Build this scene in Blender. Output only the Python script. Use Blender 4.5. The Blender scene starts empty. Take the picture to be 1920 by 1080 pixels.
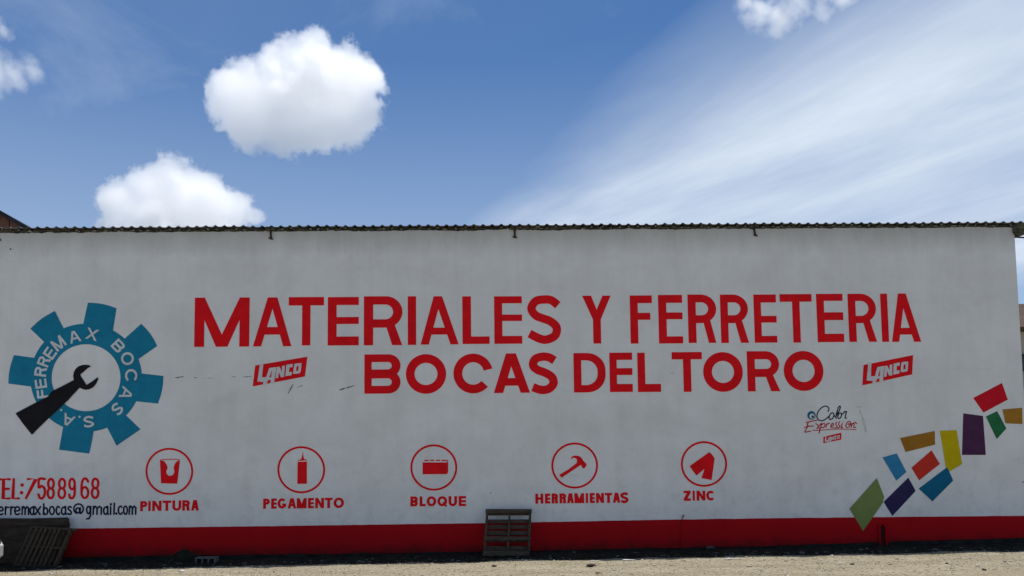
import bpy, math, random
from mathutils import Vector, Matrix, noise
from mathutils.geometry import delaunay_2d_cdt
random.seed(7)
S = bpy.context.scene
R = math.radians

# ------------------------------------------------------------------ camera
FPX = 1600.0                                   # focal length in pixels of the 1920 wide photograph
PITCH, YAW, ROLL = R(4.5), R(1.75), R(0.67)
CAM = Vector((0.0, -17.75, 1.6))
fw = Vector((math.sin(YAW)*math.cos(PITCH), math.cos(YAW)*math.cos(PITCH), math.sin(PITCH)))
rt0 = fw.cross(Vector((0, 0, 1))).normalized()
up0 = rt0.cross(fw).normalized()
rt = rt0*math.cos(ROLL) - up0*math.sin(ROLL)
up = up0*math.cos(ROLL) + rt0*math.sin(ROLL)
cd = bpy.data.cameras.new('camera'); cam = bpy.data.objects.new('camera', cd)
S.collection.objects.link(cam); S.camera = cam
cam.matrix_world = Matrix(((rt.x, up.x, -fw.x, CAM.x), (rt.y, up.y, -fw.y, CAM.y), (rt.z, up.z, -fw.z, CAM.z), (0, 0, 0, 1)))
cd.sensor_width = 36; cd.lens = 36*FPX/1920; cd.shift_y = 230/1920
cd.clip_start = 0.1; cd.clip_end = 20000

# ------------------------------------------------------------------ light
SUN_EL, SUN_AZ = R(79.0), R(14.0)              # high, behind the building; azimuth from +Y towards +X
sdir = Vector((math.sin(SUN_AZ)*math.cos(SUN_EL), math.cos(SUN_AZ)*math.cos(SUN_EL), math.sin(SUN_EL)))
sl = bpy.data.lights.new('sun', 'SUN'); sun = bpy.data.objects.new('sun', sl); S.collection.objects.link(sun)
sl.energy = 5.0; sl.angle = R(0.53); sl.color = (1.0, 0.95, 0.87)
sun.rotation_euler = sdir.to_track_quat('Z', 'Y').to_euler(); sun.location = (0, 0, 40)

SKY_STRENGTH = 0.1
S.view_settings.view_transform = 'Standard'; S.view_settings.look = 'None'
S.view_settings.exposure = 0.0; S.view_settings.gamma = 1.0; S.view_settings.use_curve_mapping = False
S.cycles.volume_bounces = 64; S.cycles.max_bounces = 64; S.cycles.diffuse_bounces = 5; S.cycles.volume_max_steps = 256
S.cycles.transparent_max_bounces = 16

class NT:
    """small helper for node trees"""
    def __init__(s, tree): s.t = tree; s.n = tree.nodes; s.l = tree.links; s.n.clear()
    def node(s, typ, **kw):
        n = s.n.new(typ)
        for k, v in kw.items(): setattr(n, k, v)
        return n
    def put(s, sock, v):
        if v is None: return
        if hasattr(v, 'links') or isinstance(v, bpy.types.NodeSocket): s.l.new(v, sock)
        else: sock.default_value = v
    def math(s, op, a, b=None, c=None, clamp=False):
        n = s.node('ShaderNodeMath', operation=op, use_clamp=clamp)
        s.put(n.inputs[0], a); s.put(n.inputs[1], b); s.put(n.inputs[2], c); return n.outputs[0]
    def vmath(s, op, a, b=None):
        n = s.node('ShaderNodeVectorMath', operation=op)
        s.put(n.inputs[0], a); s.put(n.inputs[1], b)
        return n.outputs['Value'] if op in ('LENGTH', 'DOT_PRODUCT', 'DISTANCE') else n.outputs[0]
    def noise(s, vec, scale, detail=4, rough=0.55, dist=0.0):
        n = s.node('ShaderNodeTexNoise'); s.put(n.inputs['Vector'], vec)
        n.inputs['Scale'].default_value = scale; n.inputs['Detail'].default_value = detail
        n.inputs['Roughness'].default_value = rough; n.inputs['Distortion'].default_value = dist
        return n.outputs[0]
    def rng(s, v, a, b, c=0.0, d=1.0, smooth=False):
        n = s.node('ShaderNodeMapRange'); n.interpolation_type = 'SMOOTHSTEP' if smooth else 'LINEAR'
        s.put(n.inputs[0], v)
        for i, x in zip((1, 2, 3, 4), (a, b, c, d)): s.put(n.inputs[i], x)
        return n.outputs[0]
    def ramp(s, v, stops):
        n = s.node('ShaderNodeValToRGB'); s.put(n.inputs[0], v); e = n.color_ramp.elements
        while len(e) > 1: e.remove(e[0])
        for i, (p, c) in enumerate(stops):
            el = e[0] if i == 0 else e.new(p)
            el.position = p; el.color = (c, c, c, 1) if isinstance(c, (int, float)) else (*c[:3], 1)
        return n.outputs[0]
    def mix(s, f, a, b, typ='MIX'):
        n = s.node('ShaderNodeMix', data_type='RGBA', blend_type=typ)
        s.put(n.inputs[0], f)
        for k, v in ((6, a), (7, b)):
            if isinstance(v, (tuple, list)): v = (*v[:3], 1)
            s.put(n.inputs[k], v)
        return n.outputs[2]
    def scale(s, vec, sc):
        n = s.node('ShaderNodeMapping'); s.put(n.inputs[0], vec); n.inputs['Scale'].default_value = sc; return n.outputs[0]
    def sep(s, vec):
        n = s.node('ShaderNodeSeparateXYZ'); s.put(n.inputs[0], vec); return n.outputs
    def comb(s, x, y, z):
        n = s.node('ShaderNodeCombineXYZ'); s.put(n.inputs[0], x); s.put(n.inputs[1], y); s.put(n.inputs[2], z); return n.outputs[0]

W = bpy.data.worlds.new('World'); S.world = W; W.use_nodes = True
nt = NT(W.node_tree)
sky = nt.node('ShaderNodeTexSky', sky_type='NISHITA'); sky.sun_disc = False
sky.sun_elevation = SUN_EL; sky.sun_rotation = SUN_AZ
sky.air_density = 1.0; sky.dust_density = 0.1; sky.ozone_density = 5.0
# thin high cirrus, a flat layer far up: bands parallel to one wind direction
gen = nt.node('ShaderNodeTexCoord').outputs['Generated']
x, y, z = nt.sep(gen)[:3]
zc = nt.math('MAXIMUM', z, 0.03)
u = nt.math('DIVIDE', x, zc); v = nt.math('DIVIDE', y, zc)
WD = R(-27.0)                                   # wind azimuth
al = nt.math('ADD', nt.math('MULTIPLY', u, math.sin(WD)), nt.math('MULTIPLY', v, math.cos(WD)))
ac = nt.math('SUBTRACT', nt.math('MULTIPLY', u, math.cos(WD)), nt.math('MULTIPLY', v, math.sin(WD)))
lay = nt.comb(al, ac, 0.0)
wob = nt.math('MULTIPLY', nt.math('SUBTRACT', nt.noise(nt.scale(lay, (0.35, 0.9, 1)), 1.0, 5, 0.55), 0.5), 0.55)
acw = nt.math('ADD', ac, wob)
band = nt.ramp(nt.rng(acw, -2.0, 6.0), [(0.0, 0.22), (0.18, 0.10), (0.33, 0.03), (0.402, 0.0), (0.432, 0.34), (0.46, 0.76), (0.495, 0.95), (0.545, 0.80), (0.59, 0.66),
                                       (0.66, 0.76), (0.73, 0.92), (0.80, 0.5), (0.86, 0.3), (1.0, 0.45)])
streak = nt.noise(nt.scale(lay, (0.4, 1.9, 1)), 1.2, 8, 0.6, 0.4)
puff = nt.noise(nt.scale(lay, (0.9, 1.6, 1)), 1.1, 6, 0.6, 0.5)
st = nt.rng(nt.math('ADD', nt.math('MULTIPLY', streak, 0.6), nt.math('MULTIPLY', puff, 0.4)), 0.36, 0.62, 0.66, 1.16)
veil = nt.math('MULTIPLY', nt.rng(nt.noise(nt.scale(lay, (0.7, 1.1, 1)), 1.1, 8, 0.62, 1.2), 0.46, 0.78), 0.22)
cm = nt.math('MAXIMUM', nt.math('MULTIPLY', band, st), veil, clamp=True)
cm = nt.math('MAXIMUM', cm, nt.rng(z, 0.50, 0.16, 0.0, 0.34, True))
k = 1.0/SKY_STRENGTH
skyc = nt.mix(1.0, sky.outputs[0], (0.60, 0.81, 0.98), 'MULTIPLY')
col = nt.mix(cm, skyc, (0.72*k, 0.81*k, 0.93*k))
bg = nt.node('ShaderNodeBackground'); nt.put(bg.inputs[0], col); bg.inputs[1].default_value = SKY_STRENGTH
nt.l.new(bg.outputs[0], nt.node('ShaderNodeOutputWorld').inputs[0])

# ------------------------------------------------------------------ projection helpers (photograph pixel -> point of a real surface)
def ray(px, py): return fw*FPX + rt*(px-960) + up*(770-py)
def P(px, py, Y=0.0):
    d = ray(px, py); t = (Y-CAM.y)/d.y; p = CAM + d*t
    return p
SLOPE = 0.0050
def gz(x): return SLOPE*max(-25, min(25, x)) - 0.0
def G(px, py):
    d = ray(px, py)
    # plane z = SLOPE*x
    t = (SLOPE*CAM.x - CAM.z)/(d.z - SLOPE*d.x)
    return CAM + d*t

# ------------------------------------------------------------------ object helpers
WLOC = {}
def props(o, label=None, cat=None, group=None, kind=None):
    if label: o['label'] = label
    if cat: o['category'] = cat
    if group: o['group'] = group
    if kind: o['kind'] = kind
    return o
def thing(name, loc, label, cat, group=None, rot=None):
    o = bpy.data.objects.new(name, None); S.collection.objects.link(o); o.empty_display_size = 0.2
    o.location = loc
    if rot: o.rotation_euler = rot
    WLOC[o] = Vector(loc)
    return props(o, label, cat, group)
def part_empty(name, loc, parent, label=None):
    o = bpy.data.objects.new(name, None); S.collection.objects.link(o); o.empty_display_size = 0.05
    o.parent = parent; o.location = Vector(loc)-WLOC[parent]; WLOC[o] = Vector(loc)
    return props(o, label)
def obj(name, verts, faces, mat, parent=None, label=None, smooth=False, local=False, recenter=True):
    """world-space verts (or local to the parent when local=True)"""
    verts = [Vector(v) for v in verts]
    c = Vector((0, 0, 0))
    if recenter and verts:
        lo = Vector([min(v[i] for v in verts) for i in range(3)]); hi = Vector([max(v[i] for v in verts) for i in range(3)])
        c = (lo+hi)/2
        if parent is None: c.z = lo.z
    me = bpy.data.meshes.new(name); me.from_pydata([v-c for v in verts], [], faces); me.update()
    if smooth: me.polygons.foreach_set('use_smooth', [True]*len(me.polygons))
    o = bpy.data.objects.new(name, me); S.collection.objects.link(o)
    for m in (mat if isinstance(mat, (list, tuple)) else [mat]): me.materials.append(m)
    o.parent = parent
    o.location = c if (local or parent is None) else c-WLOC[parent]
    WLOC[o] = c.copy()
    if label: o['label'] = label
    return o
class MB:
    def __init__(s): s.v = []; s.f = []
    def add(s, v, f):
        n = len(s.v); s.v += [Vector(q) for q in v]; s.f += [tuple(i+n for i in q) for q in f]
    def box(s, lo, hi, M=None, jit=0.0, taper=0.0):
        v = []
        for zz in (lo[2], hi[2]):
            for xx, yy in ((lo[0], lo[1]), (hi[0], lo[1]), (hi[0], hi[1]), (lo[0], hi[1])):
                p = Vector((xx, yy, zz))
                if jit: p += Vector((random.uniform(-jit, jit), random.uniform(-jit, jit), random.uniform(-jit, jit)))
                v.append(M @ p if M else p)
        s.add(v, [(0, 3, 2, 1), (4, 5, 6, 7), (0, 1, 5, 4), (1, 2, 6, 5), (2, 3, 7, 6), (3, 0, 4, 7)])
    def tube(s, pts, r, seg=8, caps=True):
        pts = [Vector(p) for p in pts]; rs = r if isinstance(r, (list, tuple)) else [r]*len(pts); base = []
        for i, p in enumerate(pts):
            t = (pts[min(i+1, len(pts)-1)]-pts[max(i-1, 0)]).normalized()
            a = t.cross(Vector((0.13, 0.2, 1))).normalized() if abs(t.z) < 0.98 else t.cross(Vector((1, 0.1, 0))).normalized()
            b = t.cross(a)
            for q in range(seg):
                an = 2*math.pi*q/seg; base.append(p + (a*math.cos(an)+b*math.sin(an))*rs[i])
        f = []
        for i in range(len(pts)-1):
            for q in range(seg):
                f.append((i*seg+q, i*seg+(q+1) % seg, (i+1)*seg+(q+1) % seg, (i+1)*seg+q))
        if caps:
            f.append(tuple(range(seg))[::-1]); f.append(tuple((len(pts)-1)*seg+q for q in range(seg)))
        s.add(base, f)
    def rock(s, c, r, flat=0.6, seed=None):
        rr = random.Random(seed) if seed is not None else random
        ph = rr.uniform(0, 6.28); n = 5; v = []
        for (h, k2) in ((-0.5*flat, 0.75), (0.25*flat, 0.95)):
            for q in range(n):
                a = ph+6.283*q/n + rr.uniform(-.25, .25); kk = k2*rr.uniform(.7, 1.15)
                v.append(Vector(c)+Vector((math.cos(a)*r*kk, math.sin(a)*r*kk, h*r*rr.uniform(.7, 1.2))))
        v.append(Vector(c)+Vector((rr.uniform(-.3, .3)*r, rr.uniform(-.3, .3)*r, flat*r*rr.uniform(.6, .95))))
        f = [(q, (q+1) % n, n+(q+1) % n, n+q) for q in range(n)] + [(n+q, n+(q+1) % n, 2*n) for q in range(n)]
        s.add(v, f)
    def build(s, name, mat, parent=None, **kw): return obj(name, s.v, s.f, mat, parent, **kw)

# ------------------------------------------------------------------ materials
def material(name, fn, rough=0.8, spec=0.3, metallic=0.0):
    m = bpy.data.materials.new(name); m.use_nodes = True; t = NT(m.node_tree)
    out = t.node('ShaderNodeOutputMaterial'); b = t.node('ShaderNodeBsdfPrincipled')
    t.l.new(b.outputs[0], out.inputs[0])
    b.inputs['Roughness'].default_value = rough; b.inputs['Specular IOR Level'].default_value = spec; b.inputs['Metallic'].default_value = metallic
    fn(t, b)
    return m
def bump(t, b, h, strength=0.3, dist=0.02):
    n = t.node('ShaderNodeBump'); n.inputs['Strength'].default_value = strength; n.inputs['Distance'].default_value = dist
    t.l.new(h, n.inputs['Height']); t.l.new(n.outputs[0], b.inputs['Normal'])
def wear(t):
    """shared grime of the masonry wall, 0..1 = how dirty, from the place on the wall"""
    pos = t.node('ShaderNodeNewGeometry').outputs['Position']
    blot = t.noise(t.scale(pos, (0.7, 1, 1.0)), 1.0, 7, 0.66, 0.4)
    run = t.noise(t.scale(pos, (3.0, 1, 0.5)), 1.0, 5, 0.6)
    fine = t.noise(pos, 9.0, 5, 0.65)
    a = t.math('MULTIPLY', t.rng(blot, 0.38, 0.66), 0.62)
    b2 = t.math('MULTIPLY', t.rng(run, 0.45, 0.72), 0.36)
    c = t.math('MULTIPLY', t.rng(fine, 0.4, 0.8), 0.18)
    return t.math('ADD', t.math('ADD', a, b2), c, clamp=True), pos
def wall_bump(t, b, pos):
    h = t.math('ADD', t.noise(pos, 2.2, 5, 0.6), t.math('MULTIPLY', t.noise(t.scale(pos, (1, 1, 1.6)), 14.0, 4, 0.6), 0.35))
    bump(t, b, h, 0.35, 0.03)
def paint(name, col, dirt=(0.45, 0.43, 0.40), amt=0.5, rough=0.62):
    def fn(t, b):
        w, pos = wear(t)
        c = t.mix(t.math('MULTIPLY', w, amt), col, tuple(col[i]*dirt[i] for i in range(3)))
        # a hand's uneven coats
        pat = t.noise(t.scale(pos, (2.2, 1, 3.0)), 1.6, 4, 0.6)
        c = t.mix(t.rng(pat, 0.35, 0.65, 0.0, 0.45), c, tuple(q*1.22+0.004 for q in col))
        chip = t.noise(pos, 11.0, 7, 0.8)
        c = t.mix(t.rng(chip, 0.70, 0.76, 0.0, 0.35), c, (0.42, 0.40, 0.38))
        t.put(b.inputs['Base Color'], c); wall_bump(t, b, pos)
    return material(name, fn, rough, 0.06)
WHITE = (0.79, 0.783, 0.75)
def white_fn(t, b):
    w, pos = wear(t)
    c = t.mix(t.math('MULTIPLY', w, 0.42), WHITE, tuple(WHITE[i]*(0.60, 0.585, 0.55)[i] for i in range(3)))
    # algae and drip stains under the eave, grey blotches growing stronger low down
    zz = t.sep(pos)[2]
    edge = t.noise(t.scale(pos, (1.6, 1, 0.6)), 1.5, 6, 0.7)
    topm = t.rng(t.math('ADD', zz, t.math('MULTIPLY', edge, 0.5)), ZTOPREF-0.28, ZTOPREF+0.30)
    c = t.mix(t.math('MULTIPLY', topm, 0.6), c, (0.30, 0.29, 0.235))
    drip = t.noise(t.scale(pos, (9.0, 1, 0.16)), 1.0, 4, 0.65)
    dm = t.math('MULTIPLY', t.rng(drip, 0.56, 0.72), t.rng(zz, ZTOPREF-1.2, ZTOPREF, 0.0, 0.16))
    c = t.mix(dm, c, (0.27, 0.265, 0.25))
    sp = t.noise(t.scale(pos, (1, 1, 1)), 3.0, 6, 0.7)
    sm = t.math('MULTIPLY', t.rng(sp, 0.5, 0.7), t.rng(zz, 2.8, 0.6, 0.0, 0.35))
    c = t.mix(sm, c, (0.33, 0.34, 0.33))
    # faint bed joints telegraphing through the render
    t.put(b.inputs['Base Color'], c); wall_bump(t, b, pos)
ZTOPREF = P(960, 434).z
M = {}
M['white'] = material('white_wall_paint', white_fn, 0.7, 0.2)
M['letter_white'] = paint('white_lettering_paint', (0.62, 0.63, 0.62), amt=0.3)
M['red'] = paint('red_sign_paint', (0.75, 0.008, 0.013), amt=0.3)
M['red_dark'] = paint('dark_red_script_paint', (0.50, 0.010, 0.018), amt=0.3)
M['teal'] = paint('blue_gear_paint', (0.012, 0.20, 0.32), amt=0.35)
M['black'] = paint('black_paint', (0.014, 0.013, 0.015), amt=0.3)
M['navy_text'] = paint('navy_lettering_paint', (0.014, 0.022, 0.055), amt=0.3)
quadcols = {'olive': (0.19, 0.245, 0.075), 'navy': (0.032, 0.025, 0.085), 'sky_blue': (0.035, 0.22, 0.40), 'red': (0.56, 0.035, 0.022),
            'teal': (0.006, 0.125, 0.23), 'yellow': (0.56, 0.42, 0.004), 'ochre': (0.34, 0.15, 0.018), 'purple': (0.075, 0.025, 0.07),
            'crimson': (0.58, 0.008, 0.02), 'green': (0.022, 0.15, 0.055), 'orange': (0.36, 0.17, 0.02)}
for k_, c_ in quadcols.items(): M['q_'+k_] = paint(k_+'_patch_paint', c_, amt=0.35)
def band_fn(t, b):
    w, pos = wear(t); zz = t.sep(pos)[2]
    c = t.mix(t.math('MULTIPLY', w, 0.5), (0.42, 0.007, 0.011), (0.28, 0.006, 0.009))
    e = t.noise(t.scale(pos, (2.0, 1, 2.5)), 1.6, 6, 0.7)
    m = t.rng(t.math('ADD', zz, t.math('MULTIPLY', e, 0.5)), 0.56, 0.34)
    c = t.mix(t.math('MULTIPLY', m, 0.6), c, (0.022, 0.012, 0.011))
    sc = t.noise(t.scale(pos, (1.2, 1, 3.0)), 4.0, 7, 0.75, 0.5)
    c = t.mix(t.rng(sc, 0.62, 0.74, 0.0, 0.22), c, (0.16, 0.07, 0.055))
    t.put(b.inputs['Base Color'], c); wall_bump(t, b, pos)
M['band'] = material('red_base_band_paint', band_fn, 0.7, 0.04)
def noisy(name, a, bb, scale=3.0, rough=0.85, sc=(1, 1, 1), bs=0.4, bd=0.02, spec=0.25, metallic=0.0, lo=0.35, hi=0.68, island=0.0, detail=6):
    def fn(t, b):
        pos = t.node('ShaderNodeTexCoord').outputs['Object']
        n = t.noise(t.scale(pos, sc), scale, detail, 0.65, 0.2)
        c = t.mix(t.rng(n, lo, hi), a, bb)
        if island:
            ri = t.node('ShaderNodeNewGeometry').outputs['Random Per Island']
            c = t.mix(1.0, c, t.ramp(ri, [(0, 1-island), (0.7, 1.0), (1, 1+island*0.5)]), 'MULTIPLY')
        t.put(b.inputs['Base Color'], c); bump(t, b, n, bs, bd)
    return material(name, fn, rough, spec, metallic)
M['opening'] = noisy('dark_red_recess', (0.03, 0.004, 0.005), (0.10, 0.006, 0.008), 3)
M['mould'] = noisy('mouldy_concrete', (0.030, 0.028, 0.017), (0.20, 0.18, 0.12), 5.5, 0.95, (1.2, 1, 2.5), 0.6, 0.03, lo=0.42, hi=0.78)
M['footing'] = noisy('damp_footing_and_core_shade', (0.008, 0.011, 0.010), (0.035, 0.036, 0.032), 4.0, 0.95)
M['mortar'] = noisy('mortar', (0.16, 0.155, 0.13), (0.34, 0.33, 0.29), 8.0, 0.9)
M['roof'] = noisy('weathered_zinc', (0.07, 0.068, 0.07), (0.24, 0.235, 0.235), 2.5, 0.7, (1, 0.3, 1), 0.2, 0.01, spec=0.4)
M['rust'] = noisy('rusty_iron', (0.018, 0.014, 0.010), (0.06, 0.042, 0.025), 20, 0.9)
M['wood'] = noisy('weathered_pallet_wood', (0.030, 0.021, 0.013), (0.105, 0.078, 0.050), 6.0, 0.9, (1.0, 3, 6.0), 0.5, 0.01, lo=0.3, hi=0.7)
M['woodv'] = noisy('weathered_pallet_wood_upright', (0.030, 0.021, 0.013), (0.105, 0.078, 0.050), 6.0, 0.9, (6.0, 3, 1.0), 0.5, 0.01, lo=0.3, hi=0.7)
M['ply'] = noisy('dark_plywood', (0.022, 0.015, 0.009), (0.070, 0.050, 0.032), 2.5, 0.85, (1.0, 1, 4.0), 0.3, 0.01)
M['conc'] = noisy('grey_concrete', (0.06, 0.064, 0.067), (0.13, 0.135, 0.14), 12, 0.95)
M['shade_soil'] = noisy('shade_darkened_soil', (0.009, 0.009, 0.007), (0.042, 0.037, 0.028), 7.0, 1.0, bs=1.0, bd=0.05, spec=0.05)  # earth tone darkened to carry the wall's shade
M['brown_wall'] = noisy('red_brown_cladding', (0.10, 0.045, 0.035), (0.22, 0.11, 0.085), 1.5, 0.8, (3, 1, 0.4))
M['dark_roof'] = noisy('dark_roof_sheet', (0.012, 0.013, 0.018), (0.03, 0.032, 0.04), 2, 0.7)
M['far_roof'] = noisy('brown_roof', (0.045, 0.028, 0.020), (0.10, 0.06, 0.04), 2, 0.85)
M['far_wall'] = noisy('cream_wall', (0.34, 0.31, 0.25), (0.46, 0.43, 0.36), 1, 0.85)
M['glass_dark'] = material('dark_window_glass', lambda t, b: t.put(b.inputs['Base Color'], (0.015, 0.018, 0.02, 1)), 0.08, 0.5)
M['cable'] = material('black_cable', lambda t, b: t.put(b.inputs['Base Color'], (0.012, 0.014, 0.02, 1)), 0.6, 0.3)
M['crack'] = noisy('dark_crack_mortar', (0.04, 0.04, 0.038), (0.16, 0.16, 0.15), 12, 1.0)  # dark mortar tone of the cracks, shared by stains and pipe end
M['scuff'] = noisy('scuffed_paint', (0.10, 0.11, 0.11), (0.22, 0.23, 0.23), 20, 0.9)
M['smear'] = noisy('faint_green_smear', (0.50, 0.55, 0.49), (0.64, 0.67, 0.62), 8, 0.9)
M['weed'] = noisy('weed_leaf', (0.012, 0.022, 0.008), (0.035, 0.055, 0.018), 15, 0.9, island=0.4)
M['drygrass'] = noisy('dry_grass_leaf', (0.10, 0.11, 0.045), (0.22, 0.21, 0.10), 15, 0.9, island=0.4)
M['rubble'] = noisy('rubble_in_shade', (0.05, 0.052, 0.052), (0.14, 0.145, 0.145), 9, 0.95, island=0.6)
M['pale'] = noisy('pale_broken_stone', (0.5, 0.49, 0.46), (0.72, 0.71, 0.68), 12, 0.9)
M['darkscrap'] = noisy('dark_scrap', (0.018, 0.014, 0.010), (0.05, 0.038, 0.026), 18, 0.9)
def gravel_fn(t, b):
    ri = t.node('ShaderNodeNewGeometry').outputs['Random Per Island']
    c = t.ramp(ri, [(0.0, (0.07, 0.058, 0.042)), (0.10, (0.17, 0.145, 0.11)), (0.35, (0.28, 0.25, 0.195)), (0.75, (0.36, 0.325, 0.26)), (0.93, (0.44, 0.41, 0.34)), (1.0, (0.62, 0.60, 0.55))])
    pos = t.node('ShaderNodeTexCoord').outputs['Object']
    c = t.mix(0.4, c, t.mix(t.noise(pos, 40, 3), (0.2, 0.18, 0.14), (0.42, 0.38, 0.3)))
    t.put(b.inputs['Base Color'], c)
M['gravel'] = material('pale_gravel', gravel_fn, 0.95, 0.1)
def ground_fn(t, b):
    pos = t.node('ShaderNodeNewGeometry').outputs['Position']
    big = t.noise(t.scale(pos, (0.5, 1.6, 1)), 1.0, 6, 0.6)
    fine = t.noise(pos, 22.0, 6, 0.75)
    mid = t.noise(t.scale(pos, (1, 2.2, 1)), 3.5, 6, 0.7)
    c = t.mix(t.rng(big, 0.35, 0.65), (0.26, 0.222, 0.148), (0.36, 0.318, 0.228))
    c = t.mix(t.rng(mid, 0.52, 0.72, 0, 0.7), c, (0.21, 0.185, 0.135))
    c = t.mix(t.rng(fine, 0.5, 0.66, 0, 0.9), c, (0.12, 0.10, 0.07))
    c = t.mix(t.rng(fine, 0.46, 0.3, 0, 0.6), c, (0.47, 0.44, 0.37))
    t.put(b.inputs['Base Color'], c)
    bump(t, b, t.math('ADD', fine, mid), 0.8, 0.03)
M['ground'] = material('gravelly_ground', ground_fn, 0.97, 0.1)
M['car'] = material('white_car_paint', lambda t, b: (t.put(b.inputs['Base Color'], (0.78, 0.78, 0.76, 1)), setattr(b.inputs['Coat Weight'], 'default_value', 0.6)), 0.35, 0.5)
M['tyre'] = noisy('tyre_rubber', (0.012, 0.012, 0.012), (0.03, 0.03, 0.03), 20, 0.85)
M['rim'] = material('wheel_rim', lambda t, b: t.put(b.inputs['Base Color'], (0.35, 0.35, 0.36, 1)), 0.35, 0.5, 0.8)
M['lamp'] = material('headlight_glass', lambda t, b: t.put(b.inputs['Base Color'], (0.10, 0.10, 0.11, 1)), 0.08, 0.5)
M['trim'] = material('black_plastic', lambda t, b: t.put(b.inputs['Base Color'], (0.015, 0.015, 0.016, 1)), 0.6, 0.3)

# ------------------------------------------------------------------ ground
def axis(lo, hi, step, ext):
    n = int((hi-lo)/step); a = [lo+i*(hi-lo)/n for i in range(n+1)]
    return [-e for e in reversed(ext)] + a + ext
xs = axis(-12.5, 12.5, 0.06, [14, 20, 40, 100, 300, 900]); xs = [-900, -300, -100, -40, -20, -14]+[q for q in xs if -13 < q < 13]+[14, 20, 40, 100, 300, 900]
ys = [-900, -300, -100, -40, -20, -12, -8, -6]+[-5.2+0.05*i for i in range(110)]+[1, 3, 8, 20, 60, 200, 900]
def gh(x, y):
    h = gz(x)
    if abs(x) < 13 and -6 < y < 0.6:
        h += (noise.noise(Vector((x*0.7, y*0.9, 3)))*0.028 + noise.noise(Vector((x*2.7, y*3.1, 1)))*0.014 + noise.noise(Vector((x*9, y*9, 5)))*0.008)
    return h
V = [(a, b, gh(a, b)) for b in ys for a in xs]; nx = len(xs)
F = [(j*nx+i, j*nx+i+1, (j+1)*nx+i+1, (j+1)*nx+i) for j in range(len(ys)-1) for i in range(nx-1)]
g = obj('ground', V, F, M['ground'], smooth=True, recenter=False); props(g, kind='structure')

# earth strip at the wall foot, the wall's shade put into its near-black colour
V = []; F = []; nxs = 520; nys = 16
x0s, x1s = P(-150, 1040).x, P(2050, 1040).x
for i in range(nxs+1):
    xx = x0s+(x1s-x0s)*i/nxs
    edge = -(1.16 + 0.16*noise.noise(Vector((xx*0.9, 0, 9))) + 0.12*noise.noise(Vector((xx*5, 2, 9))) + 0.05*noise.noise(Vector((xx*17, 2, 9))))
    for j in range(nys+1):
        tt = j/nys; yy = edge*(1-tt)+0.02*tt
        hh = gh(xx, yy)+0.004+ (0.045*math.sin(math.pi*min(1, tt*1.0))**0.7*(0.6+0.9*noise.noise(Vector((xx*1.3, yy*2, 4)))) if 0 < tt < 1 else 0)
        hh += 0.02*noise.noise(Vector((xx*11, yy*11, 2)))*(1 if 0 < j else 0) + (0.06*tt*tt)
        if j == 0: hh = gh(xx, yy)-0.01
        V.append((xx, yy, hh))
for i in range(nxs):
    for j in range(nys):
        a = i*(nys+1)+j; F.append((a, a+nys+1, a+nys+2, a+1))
so = obj('shade_soil', V, F, M['shade_soil'], smooth=True, recenter=False); props(so, kind='structure')

# ------------------------------------------------------------------ the building
XL = P(-420, 700).x
XR = P(1902.5, 445).x
ZT = P(960, 431.5).z                      # top of the render coat
store = thing('hardware_store', (0.0, 0.0, 0.0), 'long white painted hardware store wall with red lettering, blue gear and red base band', 'building')
# z of the top of the render along the wall
def ztop(x): return P(960, 431.5).z + (P(1700, 426).z-P(200, 434.5).z)/(P(1700, 426).x-P(200, 434.5).x)*x
mb = MB(); V = [(xx, yy, zz) for xx in (XL, XR-0.02) for yy in (0.03, 0.20) for zz in (-0.4, ztop(xx)+0.062)]
mb.add(V, [(0, 4, 5, 1), (3, 7, 6, 2), (1, 5, 7, 3), (0, 1, 3, 2), (4, 6, 7, 5), (0, 2, 6, 4)]); mb.build('wall', M['mould'], store)
mb = MB(); mb.box((XL, 0.022, -0.4), (XR-0.03, 0.029, 0.40)); mb.build('footing', M['footing'], store)
# the paint line of the red band and its ragged lower edge, in wall metres
tops = [(-420, 995), (135, 991), (480, 986.8), (960, 980.0), (1240, 974.5), (1440, 971.7), (1700, 969), (1930, 967)]
bots = [(-420, 1049), (135, 1044.5), (480, 1040), (900, 1034.5), (1240, 1027.5), (1440, 1024), (1640, 1016.5), (1930, 1008)]
def lerp(tab, q):
    for (a, b_), (c, d) in zip(tab, tab[1:]):
        if q <= c: return b_+(d-b_)*(q-a)/(c-a)
    return tab[-1][1]
topw = [(P(a, b_).x, P(a, b_).z) for a, b_ in tops]
botw = [(P(a, b_).x, P(a, b_).z) for a, b_ in bots]
def zfoot(xx): return lerp(botw, xx)+0.016*noise.noise(Vector((xx*1.4, 3, 0)))+0.012*noise.noise(Vector((xx*7, 1, 0)))+0.007*noise.noise(Vector((xx*22, 1, 0)))
# white render coat: its own slab with ragged top and bottom edges
V = []; F = []; n = 900
for i in range(n+1):
    xx = XL+(XR-XL)*i/n
    j1 = noise.noise(Vector((xx*1.1, 0, 0))); j2 = noise.noise(Vector((xx*6, 1, 0))); j3 = noise.noise(Vector((xx*19, 5, 0)))
    zt = ztop(xx) + 0.022*j1 + 0.02*j2 + 0.014*j3
    zb = zfoot(xx)+0.006
    V += [(xx, 0, zb), (xx, 0, zt), (xx, 0.03, zb), (xx, 0.03, zt)]
for i in range(n):
    a = i*4; b_ = a+4
    F += [(a, b_, b_+1, a+1), (a+2, a+3, b_+3, b_+2), (a+1, b_+1, b_+3, a+3), (a, a+2, b_+2, b_)]
F += [(0, 1, 3, 2), (n*4, n*4+2, n*4+3, n*4+1)]
obj('render_coat', V, F, M['white'], store)
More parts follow.
